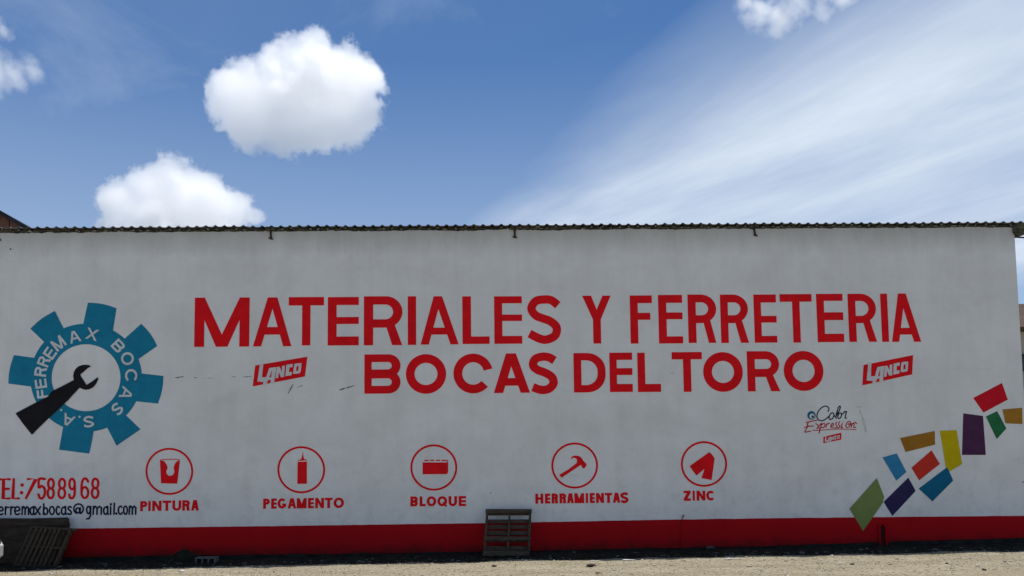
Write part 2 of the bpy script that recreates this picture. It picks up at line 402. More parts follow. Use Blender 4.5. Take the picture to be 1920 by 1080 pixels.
# red base band
V = []; F = []; n = 700
bots = [(-420, 1049), (135, 1044.5), (480, 1040), (900, 1034.5), (1240, 1027.5), (1440, 1024), (1640, 1016.5), (1930, 1008)]
botw = [(P(a, b_).x, P(a, b_).z) for a, b_ in bots]
for i in range(n+1):
    xx = XL+(XR+0.0-XL)*i/n
    zb = zfoot(xx)
    V += [(xx, -0.004, zb), (xx, -0.004, lerp(topw, xx)+0.005*noise.noise(Vector((xx*2.2, 9, 0)))+0.003*noise.noise(Vector((xx*9, 9, 0))))]
F = [(2*i, 2*i+2, 2*i+3, 2*i+1) for i in range(n)]
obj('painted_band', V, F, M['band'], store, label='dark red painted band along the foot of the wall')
# end wall, back wall, roof deck
mb = MB(); mb.box((XR-0.20, 0.201, -0.4), (XR, 9.0, 6.6)); mb.build('side_wall', M['white'], store)
mb = MB(); mb.box((XL, 9.001, -0.4), (XR, 9.2, 6.6)); mb.build('back_wall', M['white'], store)

# corrugated roof sheets, each its own piece
pitch = P(969, 421).x-P(951.95, 421).x
ZE = P(960, 423.2, -0.05).z
def zroof(x): return ZE + (ztop(1)-ztop(0))*x
prof = [(0.0, 0.0), (0.26, 0.003), (0.42, 0.030), (0.50, 0.034), (0.60, 0.029), (0.78, 0.003)]
RIBS = 5
def sheet(ix, x0):
    pts = []
    for r_ in range(RIBS):
        for a, h in prof: pts.append(((r_+a)*pitch, h))
    pts.append((RIBS*pitch+0.02, 0.001))
    tilt = random.uniform(-0.006, 0.006); ysh = -0.055+random.uniform(-0.015, 0.015); dz = 0.003*(ix % 2)+random.uniform(-.002, .002)
    V = []
    for yy in (ysh, ysh+3.0, ysh+9.3):
        for th in (0.0, -0.006):
            for a, h in pts:
                jz = random.uniform(-.0025, .0025) if yy == ysh else 0
                V.append((x0+a, yy, zroof(x0+a)+h+th+dz+tilt*(a-0.4)+jz+(yy+0.1)*math.tan(R(4))))
    m = len(pts); F = []
    for s_ in range(2):
        o1 = s_*2*m; o2 = o1+2*m
        for i in range(m-1):
            F.append((o1+i, o1+i+1, o2+i+1, o2+i)); F.append((o1+m+i, o2+m+i, o2+m+i+1, o1+m+i+1))
        F.append((o1, o2, o2+m, o1+m)); F.append((o1+m-1, o1+2*m-1, o2+2*m-1, o2+m-1))
    for i in range(m-1):
        F.append((i, m+i, m+i+1, i+1)); q = 4*m; F.append((q+i, q+i+1, q+m+i+1, q+m+i))
    obj('roof_sheet', V, F, M['roof'], store)
wd = RIBS*pitch
x = P(-60, 421).x; ix = 0
ribstart = x
while x < P(1975, 421).x:
    sheet(ix, x); x += wd; ix += 1
# mortar packing in the gaps between ribs and wall: lumps (joined, too small to pick apart)
mb = MB(); xx = ribstart
while xx < XR-0.1:
    for a in (0.50, 0.62):
        if random.random() < 0.6:
            c = (xx+a*pitch+random.uniform(-.02, .02), 0.0+random.uniform(0, 0.02), zroof(xx)-0.02+random.uniform(-0.03, 0.012))
            mb.rock(c, random.uniform(0.014, 0.030), 1.2)
    if random.random() < 0.25:
        mb.rock((xx+random.uniform(0, pitch), 0.02, zroof(xx)-0.05), random.uniform(.03, .06), 0.5)
    xx += pitch
props(mb.build('mortar_packing', M['mortar'], store), kind='stuff')
# rotten eave beam sticking out past the corner
mb = MB()
a1, a2, a3, a4 = P(1897, 420, 0.02), P(1990, 416, 0.02), P(1990, 430, 0.02), P(1903, 444, 0.02)
V = []
for dy in (-0.05, 0.10):
    for p in (a1, a2, a3, P(1935, 434, 0.02), a4, P(1897, 436, 0.02)): V.append((p.x, dy, p.z))
mb.add(V, [(0, 1, 2, 3, 4, 5)[::-1], (6, 7, 8, 9, 10, 11), (0, 6, 7, 1)[::-1], (1, 7, 8, 2)[::-1], (2, 8, 9, 3)[::-1], (3, 9, 10, 4)[::-1], (4, 10, 11, 5)[::-1], (5, 11, 6, 0)[::-1]])
mb.build('eave_beam', M['mould'], store, label='rotten dark beam end at the right corner')
# rusty tie-rod ends poking down from the eave
for px, lab in ((508, 0), (965, 1), (1413, 2)):
    y0 = 434 if px < 900 else 431.5 if px < 1200 else 428
    a = P(px, y0-4); b_ = P(px+(3 if px > 1400 else 0), y0+14)
    e = part_empty('tie_bracket', (a.x, 0, a.z), store)
    mb = MB(); mb.tube([(a.x, -0.015, a.z+0.03), (a.x+(b_.x-a.x)*0.2, -0.02, (a.z+b_.z)/2), (b_.x, -0.012, b_.z+0.03)], [0.034, 0.019, 0.020], 7); mb.build('rod', M['rust'], e)
    mb = MB(); mb.box((a.x-0.10, -0.035, a.z-0.03), (a.x+0.10, 0.0, a.z+0.045), jit=0.012); mb.rock((a.x-0.05, -0.01, a.z-0.03), 0.045, 0.8); mb.build('cleat', M['mould'], e)
    mb = MB(); mb.rock((b_.x, -0.008, b_.z+0.012), 0.05, 0.55, px); mb.tube([(b_.x-.05, -.015, b_.z+.02), (b_.x, -.02, b_.z-.0), (b_.x+.055, -.015, b_.z-.012)], [0.006, 0.017, 0.006], 6); mb.build('plate', M['rust'], e)

# ------------------------------------------------------------------ painted marks
def ccw(p):
    a = sum(p[i][0]*p[(i+1) % len(p)][1]-p[(i+1) % len(p)][0]*p[i][1] for i in range(len(p)))
    return list(p) if a > 0 else list(reversed(p))
def union(polys):
    """union of overlapping simple polygons as one flat triangulation"""
    vs = []; fs = []
    for p in polys:
        p = ccw(p); n = len(vs); vs += [Vector((q[0], q[1])) for q in p]; fs.append(list(range(n, n+len(p))))
    es = []; n0 = 0
    for p in fs: es += [(p[i], p[(i+1) % len(p)]) for i in range(len(p))]
    ov, oe, of, _, _, _ = delaunay_2d_cdt(vs, es, [], 0, 1e-5)
    bb = [(min(q[0] for q in p), max(q[0] for q in p), min(q[1] for q in p), max(q[1] for q in p), p) for p in polys]
    def inside(x_, y_):
        for x0_, x1_, y0_, y1_, p in bb:
            if x_ < x0_ or x_ > x1_ or y_ < y0_ or y_ > y1_: continue
            c_ = False; j = len(p)-1
            for i in range(len(p)):
                if (p[i][1] > y_) != (p[j][1] > y_) and x_ < (p[j][0]-p[i][0])*(y_-p[i][1])/(p[j][1]-p[i][1])+p[i][0]: c_ = not c_
                j = i
            if c_: return True
        return False
    out = []
    for f in of:
        cx_ = sum(ov[i][0] for i in f)/len(f); cy_ = sum(ov[i][1] for i in f)/len(f)
        if inside(cx_, cy_): out.append(f)
    used = sorted({i for f in out for i in f}); m = {a: i for i, a in enumerate(used)}
    return [ov[i] for i in used], [[m[i] for i in f] for f in out]
def mark(name, polys_px, mat, parent, layer=1, label=None, tr=None):
    """polys in photograph pixels laid on the plane of the wall"""
    tr = tr or (lambda q: (P(q[0], q[1]).x, P(q[0], q[1]).z))
    pw = [[tr(q) for q in p] for p in polys_px]
    v, f = union(pw); y = -0.004*layer
    f = [tuple(q) for q in f]
    o = obj(name, [(a[0], y, a[1]) for a in v], f, mat, parent, label=label)
    # make normals face the viewer (-y)
    me = o.data
    fl = [p.index for p in me.polygons if p.normal.y > 0]
    if fl:
        me.flip_normals() if len(fl) == len(me.polygons) else None
    return o
def ribbon(pts, w, closed=False):
    """quads of a stroke along pts; w number or list"""
    n = len(pts); ws = w if isinstance(w, (list, tuple)) else [w]*n; L = []; Rr = []
    for i in range(n):
        if closed: a = pts[(i-1) % n]; b_ = pts[(i+1) % n]
        else: a = pts[max(i-1, 0)]; b_ = pts[min(i+1, n-1)]
        dx, dy = b_[0]-a[0], b_[1]-a[1]; l = math.hypot(dx, dy) or 1e-6
        k2 = 1.0
        if 0 < i < n-1 or closed:
            d1 = (pts[i][0]-a[0], pts[i][1]-a[1]); d2 = (b_[0]-pts[i][0], b_[1]-pts[i][1])
            l1 = math.hypot(*d1) or 1e-6; l2 = math.hypot(*d2) or 1e-6
            cc = (d1[0]*d2[0]+d1[1]*d2[1])/(l1*l2); cc = max(-0.6, min(1, cc)); k2 = min(1.6, 1/math.sqrt((1+cc)/2))
        nx_, ny_ = -dy/l*ws[i]/2*k2, dx/l*ws[i]/2*k2
        L.append((pts[i][0]+nx_, pts[i][1]+ny_)); Rr.append((pts[i][0]-nx_, pts[i][1]-ny_))
    m = n if closed else n-1
    return [[L[i], L[(i+1) % n], Rr[(i+1) % n], Rr[i]] for i in range(m)]
def spline(cp, seg=7, closed=False):
    out = []; n = len(cp); m = n if closed else n-1
    for i in range(m):
        p0 = cp[(i-1) % n] if closed or i > 0 else cp[0]; p1 = cp[i]; p2 = cp[(i+1) % n]; p3 = cp[(i+2) % n] if closed or i+2 < n else cp[-1]
        for s_ in range(seg):
            t = s_/seg
            out.append(tuple(0.5*((2*p1[k_])+(-p0[k_]+p2[k_])*t+(2*p0[k_]-5*p1[k_]+4*p2[k_]-p3[k_])*t*t+(-p0[k_]+3*p1[k_]-3*p2[k_]+p3[k_])*t**3) for k_ in (0, 1)))
    if not closed: out.append(tuple(cp[-1]))
    return out
def rect(a, b_, c, d): return [(a, b_), (c, b_), (c, d), (a, d)]
def half(xs_, xo, yt, yb, tx, ty, rf=0.5, seg=8):
    """rounded bowl to the right: outer from (xs,yt) round xo to (xs,yb)"""
    def path(x_end, y1, y2, rf_):
        h = y2-y1; ry = h/2 if rf_ >= 0.5 else h*rf_; rx = min(x_end-xs_, ry*1.05)
        pp = [(xs_, y1)]
        for k_ in range(seg+1):
            a = math.pi/2*k_/seg; pp.append((x_end-rx+rx*math.sin(a), y1+ry-ry*math.cos(a)))
        for k_ in range(seg+1):
            a = math.pi/2*k_/seg; pp.append((x_end-rx+rx*math.cos(a), y2-ry+ry*math.sin(a)))
        pp.append((xs_, y2)); return pp
    o = path(xo, yt, yb, rf); i_ = path(xo-tx, yt+ty, yb-ty, rf)
    return [[o[k_], o[k_+1], i_[k_+1], i_[k_]] for k_ in range(len(o)-1)]
def ring(cx, cy, rx, ry, tx, ty, a0=0, a1=360, seg=40):
    q = []
    for k_ in range(seg+1):
        a = R(a0+(a1-a0)*k_/seg); q.append(((cx+rx*math.cos(a), cy-ry*math.sin(a)), (cx+(rx-tx)*math.cos(a), cy-(ry-ty)*math.sin(a))))
    return [[q[k_][0], q[k_+1][0], q[k_+1][1], q[k_][1]] for k_ in range(seg)]
def glyph(ch, w, h, s, b, **o):
    """letter outline pieces in a box 0..w x 0..h (y down); s stem width, b bar height"""
    c = w/2
    if ch == 'I': return [rect(0, 0, w, h)]
    if ch == 'E' or ch == 'F':
        m0, m1 = o.get('mid', (h*0.40, h*0.40+b*0.92)); mw = o.get('mw', w)
        r_ = [rect(0, 0, s, h), rect(0, 0, w, b), rect(0, m0, mw, m1)]
        if ch == 'E': r_.append(rect(0, h-o.get('bb', b), w, h))
        return r_
    if ch == 'L': return [rect(0, 0, s, h), rect(0, h-b, w, h)]
    if ch == 'T': return [rect(0, 0, w, b), rect(c-s/2, 0, c+s/2, h)]
    if ch == 'H': return [rect(0, 0, s, h), rect(w-s, 0, w, h), rect(0, h/2-b/2, w, h/2+b/2)]
    if ch == 'A':
        ax = o.get('ac', c); aw = o.get('aw', s*1.1); lw = o.get('lw', s)
        c0, c1 = o.get('cross', (h*0.62, h*0.77))
        f = lambda y: (ax-aw/2)*(1-y/h)
        g_ = lambda y: (ax+aw/2)+(w-ax-aw/2)*y/h
        return [[(ax-aw/2, 0), (ax-aw/2+lw, 0), (lw, h), (0, h)], [(ax+aw/2-lw, 0), (ax+aw/2, 0), (w, h), (w-lw, h)],
                [(f(c0)+lw*.5, c0), (g_(c0)-lw*.5, c0), (g_(c1)-lw*.5, c1), (f(c1)+lw*.5, c1)]]
    if ch == 'M':
        bw = o.get('bw', s*1.15)
        return [rect(0, 0, s, h), rect(w-s, 0, w, h), [(0, 0), (s, 0), (c+bw/2, h), (c-bw/2, h)], [(w-s, 0), (w, 0), (c+bw/2, h), (c-bw/2, h)]]
    if ch == 'N': return [rect(0, 0, s, h), rect(w-s, 0, w, h), [(0, 0), (s*1.05, 0), (w, h), (w-s*1.05, h)]]
    if ch == 'Y': return [[(0, 0), (s*1.14, 0), (c, o.get('crotch', h*.3)), (w-s*1.06, 0), (w, 0), (c+s/2, h*.5), (c+s/2, h), (c-s/2, h), (c-s/2, h*.5)]]
    if ch == 'X': return [[(0, 0), (s*1.15, 0), (w, h), (w-s*1.15, h)], [(w-s*1.15, 0), (w, 0), (s*1.15, h), (0, h)]]
    if ch == 'Z': return [rect(0, 0, w, b), rect(0, h-b, w, h), [(w-s*1.3, b*.9), (w, b*.9), (s*1.3, h-b*.9), (0, h-b*.9)]]
    if ch == 'P': return [rect(0, 0, s, h)]+half(s*.5, w, 0, o.get('bowl', h*.6), s, b)
    if ch == 'R':
        bo = o.get('bowl', h*.57); br = o.get('br', w); l0, l1 = o.get('lt', (w*.52, w*.52+s)); q0, q1 = o.get('lb', (w-s*1.1, w))
        return [rect(0, 0, s, h)]+half(s*.5, br, 0, bo, o.get('tx', s*1.05), b)+[[(l0, bo-b*.5), (l1, bo-b*.5), (q1, h), (q0, h)]]
    if ch == 'B':
        wy = o.get('waist', h*.5); return [rect(0, 0, s, h)]+half(s*.5, w-o.get('ui', 0), 0, wy+b*.42, o.get('tx', s*1.1), b)+half(s*.5, w, wy-b*.42, h, o.get('tx', s*1.1), b)
    if ch == 'D': return [rect(0, 0, s, h)]+half(s*.5, w, 0, h, o.get('tx', s*1.05), b, rf=o.get('rf', .45))
    if ch == 'O': return ring(c, h/2, c, h/2, s, b)
    if ch == 'Q': return ring(c, h/2, c, h/2, s, b)+[[(w*.5, h*.62), (w*.66, h*.55), (w*1.02, h*.98), (w*.84, h*1.08)]]
    if ch == 'C': return ring(c, h/2, w*o.get('cr', .52), h/2, s, b, o.get('a0', 38), o.get('a1', 322))
    if ch == 'G': return ring(c, h/2, w*.52, h/2, s, b, 40, 345)+[rect(c*1.05, h*.5, w, h*.5+b*.85), rect(w-s, h*.5, w, h*.86)]
    if ch == 'U': return [rect(0, 0, s, h*.62), rect(w-s, 0, w, h*.62)]+[[(a[0], a[1]) for a in q] for q in ring(c, h*.6, c, h*.4, s, b, 180, 360, 20)]
    if ch == 'S':
        cp = o.get('cp', [(.90, .20), (.66, .09), (.36, .10), (.12, .26), (.28, .43), (.60, .53), (.84, .68), (.70, .87), (.40, .93), (.08, .80)])
        pp = spline([(a*w, b_*h) for a, b_ in cp], 5); return ribbon(pp, s*.95)
    raise KeyError(ch)
def put_glyph(ch, x0, x1, top, bot, s, b, mat, parent, layer=1, name='painted_letter', label=None, **o):
    """bbox in photograph pixels at the letter's middle; upright on the wall"""
    xm = (x0+x1)/2; ym = (top+bot)/2
    X0 = P(x0, ym).x; X1 = P(x1, ym).x; Z0 = P(xm, top).z; Z1 = P(xm, bot).z
    w, h = x1-x0, bot-top
    jit = lambda q: 0
    tr = lambda q: (X0+(X1-X0)*q[0]/w, Z0+(Z1-Z0)*q[1]/h)
    return mark(name, glyph(ch, w, h, s, b, **o), mat, parent, layer, label=label, tr=tr)

title = [
 ('M', 364.8, 467.8, 558, 650.2, 18.6, 15, dict(bw=21.5)), ('A', 474.8, 546.7, 557.7, 649.5, 15.5, 14, dict(aw=18.2, lw=15.3, cross=(55.6, 69.8))),
 ('T', 541.2, 607.4, 557, 647.7, 15.7, 15.8, {}), ('E', 614.6, 672.7, 557, 647.7, 16.6, 15, dict(mid=(37.6, 50.7), bb=16.6)),
 ('R', 682.3, 754.6, 555.6, 647.3, 17.4, 15.5, dict(bowl=58.8, tx=17.5, lt=(40, 57), lb=(53, 71.7))), ('I', 764.6, 780.3, 555.6, 646.7, 15, 15, {}),
 ('A', 788.5, 859.8, 555.6, 646, 15, 14, dict(aw=15.8, lw=15.3, ac=32.7, cross=(58.8, 71.8))), ('L', 867, 917.7, 555.6, 645, 16.2, 14, {}),
 ('E', 926.7, 978.8, 555.6, 644.6, 15, 13.2, dict(mid=(34.4, 46.4), bb=14.6)), ('S', 988.5, 1053.5, 554, 644.4, 16.5, 15, dict(cp=[(.89, .205), (.70, .10), (.48, .085), (.25, .12), (.125, .27), (.24, .41), (.42, .47), (.66, .535), (.84, .66), (.80, .83), (.56, .915), (.35, .895), (.06, .79)])),
 ('Y', 1092.3, 1145.8, 554.4, 644.2, 14.6, 14, dict(crotch=26.6)), ('F', 1181.6, 1223, 554, 644.2, 14.6, 14.5, dict(mid=(32.7, 45.8), mw=37.8)),
 ('E', 1234.6, 1279.8, 553, 644, 15.2, 15, dict(mid=(33, 45.8), bb=13.2)), ('R', 1290, 1343.3, 552.3, 643, 15, 14.8, dict(bowl=53.7, tx=15.2, lt=(27.3, 41), lb=(38, 51.7))),
 ('R', 1351, 1402.9, 552.3, 643, 14.2, 14.8, dict(bowl=53.7, tx=14, lt=(25.7, 39.3), lb=(37, 52))), ('E', 1413.8, 1456, 552.3, 642.5, 13.6, 15, dict(mid=(40.2, 52.7), bb=12.5)),
 ('T', 1463, 1523, 551.5, 642.5, 14, 14.3, {}), ('E', 1531.5, 1581.2, 551, 641.5, 14.2, 13.2, dict(mid=(34.8, 49.4), bb=15.6)),
 ('R', 1590.6, 1643, 550.8, 641, 14.2, 13.6, dict(bowl=55.2, tx=14, lt=(26, 39.5), lb=(37, 52))), ('I', 1652, 1665, 550.8, 641, 13, 14, {}),
 ('A', 1670.4, 1725, 550.4, 641, 14, 13, dict(aw=14.5, lw=13.3, ac=22.5, cross=(64.5, 77))),
 ('B', 683.3, 751, 664.4, 738, 13.6, 14.5, dict(waist=36.8, tx=16.5)), ('O', 761, 836.5, 664, 738.4, 16.3, 16.5, {}),
 ('C', 849.4, 925, 663, 737.7, 16.6, 16.3, dict(cr=.49, a0=14, a1=318)), ('A', 925.6, 993.3, 662.7, 736.7, 18, 14, dict(aw=18.7, lw=17.4, ac=32.7, cross=(46.3, 60.5))),
 ('S', 991.7, 1045.4, 661.3, 738, 16.5, 16, dict(cp=[(.90, .195), (.70, .115), (.46, .10), (.22, .16), (.15, .31), (.30, .42), (.56, .49), (.80, .60), (.85, .76), (.68, .885), (.42, .91), (.13, .84)])),
 ('D', 1075.6, 1135.4, 661.9, 735.8, 14.4, 13.8, dict(tx=15, rf=.44)), ('E', 1143, 1185.8, 661.3, 735, 13.6, 13.6, dict(mid=(29.1, 42), bb=15)),
 ('L', 1195.4, 1238.7, 661.3, 735, 14.2, 15, {}), ('T', 1260, 1316.7, 660.2, 734.8, 14.6, 13.6, {}), ('O', 1318.3, 1392.7, 660.2, 734.8, 16.5, 16.6, {}),
 ('R', 1401, 1461.2, 658.5, 733.8, 14.6, 15.2, dict(bowl=48.5, tx=14.8, lt=(32.3, 46), lb=(43.8, 60.9))), ('O', 1469.4, 1543.8, 658, 733, 16.5, 16.6, {})]
words_ = [('MATERIALES', 10), ('Y', 1), ('FERRETERIA', 10), ('BOCAS', 5), ('DEL', 3), ('TORO', 4)]
ti = 0
for wtxt, cnt in words_:
    L = title[ti:ti+cnt]; ti += cnt; c = P((L[0][1]+L[-1][2])/2, L[0][4])
    e = part_empty('painted_word', (c.x, 0, c.z), store, label='large red word '+wtxt)
    for (ch, x0, x1, t_, b_, s_, bb, o) in L:
        put_glyph(ch, x0, x1, t_, b_, s_, bb, M['red'], e, label='red letter '+ch, **o)

def word(name, txt, spans, tops_, s_, bb, mat, label, lab2):
    c = P((spans[0][0]+spans[-1][1])/2, tops_[1]); e = part_empty(name, (c.x, 0, c.z), store, label=label)
    n = len(spans)
    for i, (ch, (a, b_)) in enumerate(zip(txt, spans)):
        f = i/max(1, n-1); t_ = tops_[0]+(tops_[2]-tops_[0])*f; bo = tops_[1]+(tops_[3]-tops_[1])*f
        kw = dict(lw=s_*0.98, aw=s_*1.25, cross=((bo-t_)*.56, (bo-t_)*.78)) if ch == 'A' else dict(bw=s_*1.3) if ch == 'M' else dict(a0=42, a1=318) if ch == 'C' else {}
        put_glyph(ch, a, b_, t_, bo, s_, bb, mat, e, label=lab2+ch, **kw)
def sp(org, L): return [(org+a/4, org+b_/4) for a, b_ in L]
word('painted_word', 'PINTURA', [(263, 276.3), (278.2, 282.6), (285.5, 303), (305, 321), (323.2, 340), (341.8, 356), (358.5, 373)], (939.5, 958.5, 937.5, 957.3), 5.2, 4.6, M['red'], 'red word PINTURA under the bucket', 'small red letter ')
word('painted_word', 'PEGAMENTO', sp(480, [(54, 104), (114, 156), (163, 226), (238, 302), (306, 380), (390, 434), (444, 510), (516, 574), (582, 660)]), (934.8, 954, 933, 952.6), 5.2, 4.6, M['red'], 'red word PEGAMENTO under the glue tube', 'small red letter ')
word('painted_word', 'BLOQUE', sp(480, [(1158, 1214), (1227, 1272), (1280, 1352), (1360, 1434), (1444, 1508), (1520, 1575)]), (930.8, 949.5, 930, 949), 5.2, 4.6, M['red'], 'red word BLOQUE under the block', 'small red letter ')
word('painted_word', 'HERRAMIENTAS', sp(960, [(175, 235), (247, 286), (297, 345), (356, 406), (412, 464), (468, 541), (553, 571), (583, 620), (630, 690), (696, 751), (756, 812), (815, 873)]), (925.5, 944.3, 923.8, 942.5), 5.2, 4.6, M['red'], 'red word HERRAMIENTAS under the hammer', 'small red letter ')
word('painted_word', 'ZINC', sp(960, [(1287, 1340), (1354, 1371), (1384, 1450), (1457, 1522)]), (920, 939, 920, 938.5), 5.2, 4.6, M['red'], 'red word ZINC under the metal sheets', 'small red letter ')

# ---- stroke alphabet for the brush lettering (unit box, y down, baseline at 1, x-height top at 0)
def arc(cx, cy, rx, ry, a0, a1, n=14): return [(cx+rx*math.cos(R(a0+(a1-a0)*i/n)), cy-ry*math.sin(R(a0+(a1-a0)*i/n))) for i in range(n+1)]
SG = {
 'T': [[(0, 0), (1, 0)], [(.5, 0), (.48, 1)]], 'E': [[(.95, 0), (.05, 0), (0, 1), (.9, 1)], [(.03, .5), (.8, .5)]], 'L': [[(.2, 0), (.05, 1), (1, 1)]],
 '7': [[(.2, 0), (1, 0), (.0, 1)]], '5': [[(.95, 0), (.1, 0), (.08, .45), (.45, .36), (.9, .5), (.92, .8), (.6, 1), (.2, .98), (.0, .8)]],
 '8': [arc(.52, .25, .42, .25, 0, 360, 20), arc(.48, .74, .46, .26, 0, 360, 20)], '9': [arc(.5, .27, .42, .27, 0, 360, 20), [(.92, .27), (.9, .8), (.6, 1), (.2, .98), (.05, .82)]],
 '6': [arc(.5, .72, .46, .28, 0, 360, 20), [(.95, .15), (.7, 0), (.3, .02), (.06, .3), (.04, .72)]],
 'e': [[(.08, .55), (.9, .45), (.85, .15), (.5, 0), (.15, .15), (0, .55), (.15, .88), (.5, 1), (.9, .88)]], 'r': [[(.15, 0), (.1, 1)], [(.12, .35), (.45, .04), (.95, .06)]],
 'm': [[(.05, 0), (0, 1)], [(.04, .25), (.3, 0), (.48, .15), (.46, 1)], [(.48, .25), (.78, 0), (.98, .15), (.96, 1)]], 'a': [arc(.45, .55, .42, .45, 60, 330, 14), [(.88, .0), (.85, .75), (.98, 1)], [(.6, .02), (.88, .1)]],
 'x': [[(0, 0), (.9, 1)], [(1, 0), (.05, 1)]], 'b': [[(.08, -.35), (0, 1)], arc(.5, .58, .42, .42, 150, -150, 18)], 'o': [arc(.5, .5, .46, .5, 0, 360, 20)],
 'c': [arc(.55, .5, .5, .5, 50, 320, 14)], 's': [[(.95, .12), (.6, 0), (.2, .08), (.15, .32), (.6, .5), (.92, .68), (.85, .92), (.4, 1), (0, .88)]],
 '@': [arc(.5, .3, .5, .62, -70, 245, 24), arc(.42, .5, .2, .32, 0, 360, 14), [(.68, .15), (.62, .8), (.78, .84)]], 'g': [arc(.42, .45, .42, .45, 0, 360, 18), [(.95, 0), (.88, 1.2), (.5, 1.55), (.0, 1.58)]],
 'i': [[(.5, .05), (.4, 1)], [(.6, -.3), (.6, -.22)]], 'l': [[(.6, -.38), (.4, 1)]], 'f': [[(1, -.35), (.6, -.38), (.4, -.1), (.3, 1)], [(0, .1), (.9, .1)]], '.': [[(.3, .92), (.7, .92)]],
 ':': [[(.5, .3), (.5, .31)], [(.35, .7), (.35, .71)]]}
def stroke_glyph(ch, x0, x1, top, bot, w, mat, parent, layer=1, label=None, fat=1.0):
    polys = []
    for st in SG[ch]:
        pp = [(x0+(x1-x0)*a, top+(bot-top)*b_) for a, b_ in st]
        if len(st) > 4 and st[0] != st[-1] and ch not in 'ELT7': pp = spline(pp, 3)
        if len(pp) == 2 and math.hypot(pp[0][0]-pp[1][0], pp[0][1]-pp[1][1]) < w*1.3:
            cx, cy = (pp[0][0]+pp[1][0])/2, (pp[0][1]+pp[1][1])/2
            polys.append([(cx+w*.75*math.cos(R(a)), cy+w*.75*math.sin(R(a))) for a in range(0, 360, 40)]); continue
        closed = st[0] == st[-1] or (len(st) > 15 and math.hypot(st[0][0]-st[-1][0], st[0][1]-st[-1][1]) < 1e-6)
        if closed: pp = pp[:-1]
        polys += ribbon(pp, w*fat, closed)
        for q in (() if closed else (pp[0], pp[-1])): polys.append([(q[0]+w*.5*math.cos(R(a)), q[1]+w*.5*math.sin(R(a))) for a in range(0, 360, 45)])
    if ch in 'i:' and len(SG[ch]) == 2:                # the dot stands apart: a piece of its own
        dot = polys.pop()
        mark('painted_dot', [dot], mat, parent, layer)
    return mark('painted_letter', polys, mat, parent, layer, label=label)
Z7 = 6.857
def z7(a): return a/Z7
e = part_empty('painted_word', (P(80, 915).x, 0, P(80, 915).z), store, label='red phone number line TEL:7588968')
for ch, a, b_ in (('T', -75, 12), ('E', 42, 132), ('L', 162, 242), (':', 262, 308), ('7', 335, 462), ('5', 495, 582), ('8', 612, 696), ('8', 752, 842), ('9', 886, 968), ('6', 1045, 1138), ('8', 1180, 1270)):
    t_ = 880+z7(128-8*a/1270); bo = 880+z7(374-8*a/1270)
    stroke_glyph(ch, z7(a), z7(b_), t_, bo, 4.7, M['red'], e, label='narrow red character '+ch if ch != ':' else 'red colon')
e = part_empty('painted_word', (P(120, 958).x, 0, P(120, 958).z), store, label='navy email line ferremaxbocas@gmail.com')
for ch, a, b_ in (('f', -70, -15), ('e', -15, 42), ('r', 64, 118), ('r', 134, 188), ('e', 190, 258), ('m', 284, 370), ('a', 388, 442), ('x', 450, 522), ('b', 560, 618), ('o', 636, 700), ('c', 722, 770), ('a', 790, 852),
                  ('s', 872, 920), ('@', 950, 1072), ('g', 1116, 1170), ('m', 1198, 1306), ('a', 1332, 1394), ('i', 1412, 1436), ('l', 1456, 1480), ('.', 1486, 1508), ('c', 1520, 1574), ('o', 1588, 1640), ('m', 1662, 1748)):
    t_ = 880+z7(482-8*a/1750); bo = 880+z7(582-6*a/1750)
    stroke_glyph(ch, z7(a), z7(b_), t_, bo, 3.3, M['navy_text'], e, label='navy character '+ch)

# ---- gear emblem
def Z1(a, b_): return (a/4, 540+b_/4)
gc = P(*Z1(645, 673)); e = part_empty('gear_emblem', (gc.x, 0, gc.z), store, label='blue gear with white lettering round a black spanner')
teeth = [[(660, 110), (875, 152), (846, 330), (620, 290)], [(1060, 268), (1180, 435), (1030, 540), (930, 385)], [(1226, 660), (1185, 867), (1000, 848), (1050, 640)],
         [(930, 940), (1055, 1060), (875, 1183), (790, 1020)], [(710, 1030), (670, 1242), (443, 1213), (478, 1020)], [(105, 503), (63, 717), (240, 740), (285, 528)], [(412, 172), (228, 305), (345, 418), (485, 315)]]
polys = ring(646, 673, 419, 405, 161, 154, 0, 360, 72)
for q in teeth:
    a, b_ = q[0], q[1]; mx, my = (a[0]+b_[0])/2, (a[1]+b_[1])/2; d = math.hypot(mx-645, my-673); k2 = 1+9/d
    polys.append([a, (645+(a[0]*.7+b_[0]*.3-645)*k2, 673+(a[1]*.7+b_[1]*.3-673)*k2), (645+(mx-645)*(k2+.004), 673+(my-673)*(k2+.004)), (645+(a[0]*.3+b_[0]*.7-645)*k2, 673+(a[1]*.3+b_[1]*.7-673)*k2), b_]+q[2:])
mark('gear', [[Z1(*q) for q in p] for p in polys], M['teal'], e, 1)
spn = [(118, 940), (250, 870), (360, 815), (390, 775), (480, 730), (555, 690), (550, 660), (556, 630), (568, 608), (590, 588), (618, 578), (645, 576), (668, 579), (684, 590), (665, 598), (650, 610), (628, 630), (605, 648), (608, 662), (628, 692), (650, 727),
       (685, 706), (708, 690), (722, 678), (737, 668), (736, 690), (726, 712), (712, 733), (694, 750), (672, 760), (645, 764), (620, 758), (600, 748), (555, 795), (510, 845), (470, 882), (420, 930), (375, 970), (300, 1042), (242, 1102), (176, 1020)]
mark('spanner', [[Z1(*q) for q in spn]], M['black'], e, 3)
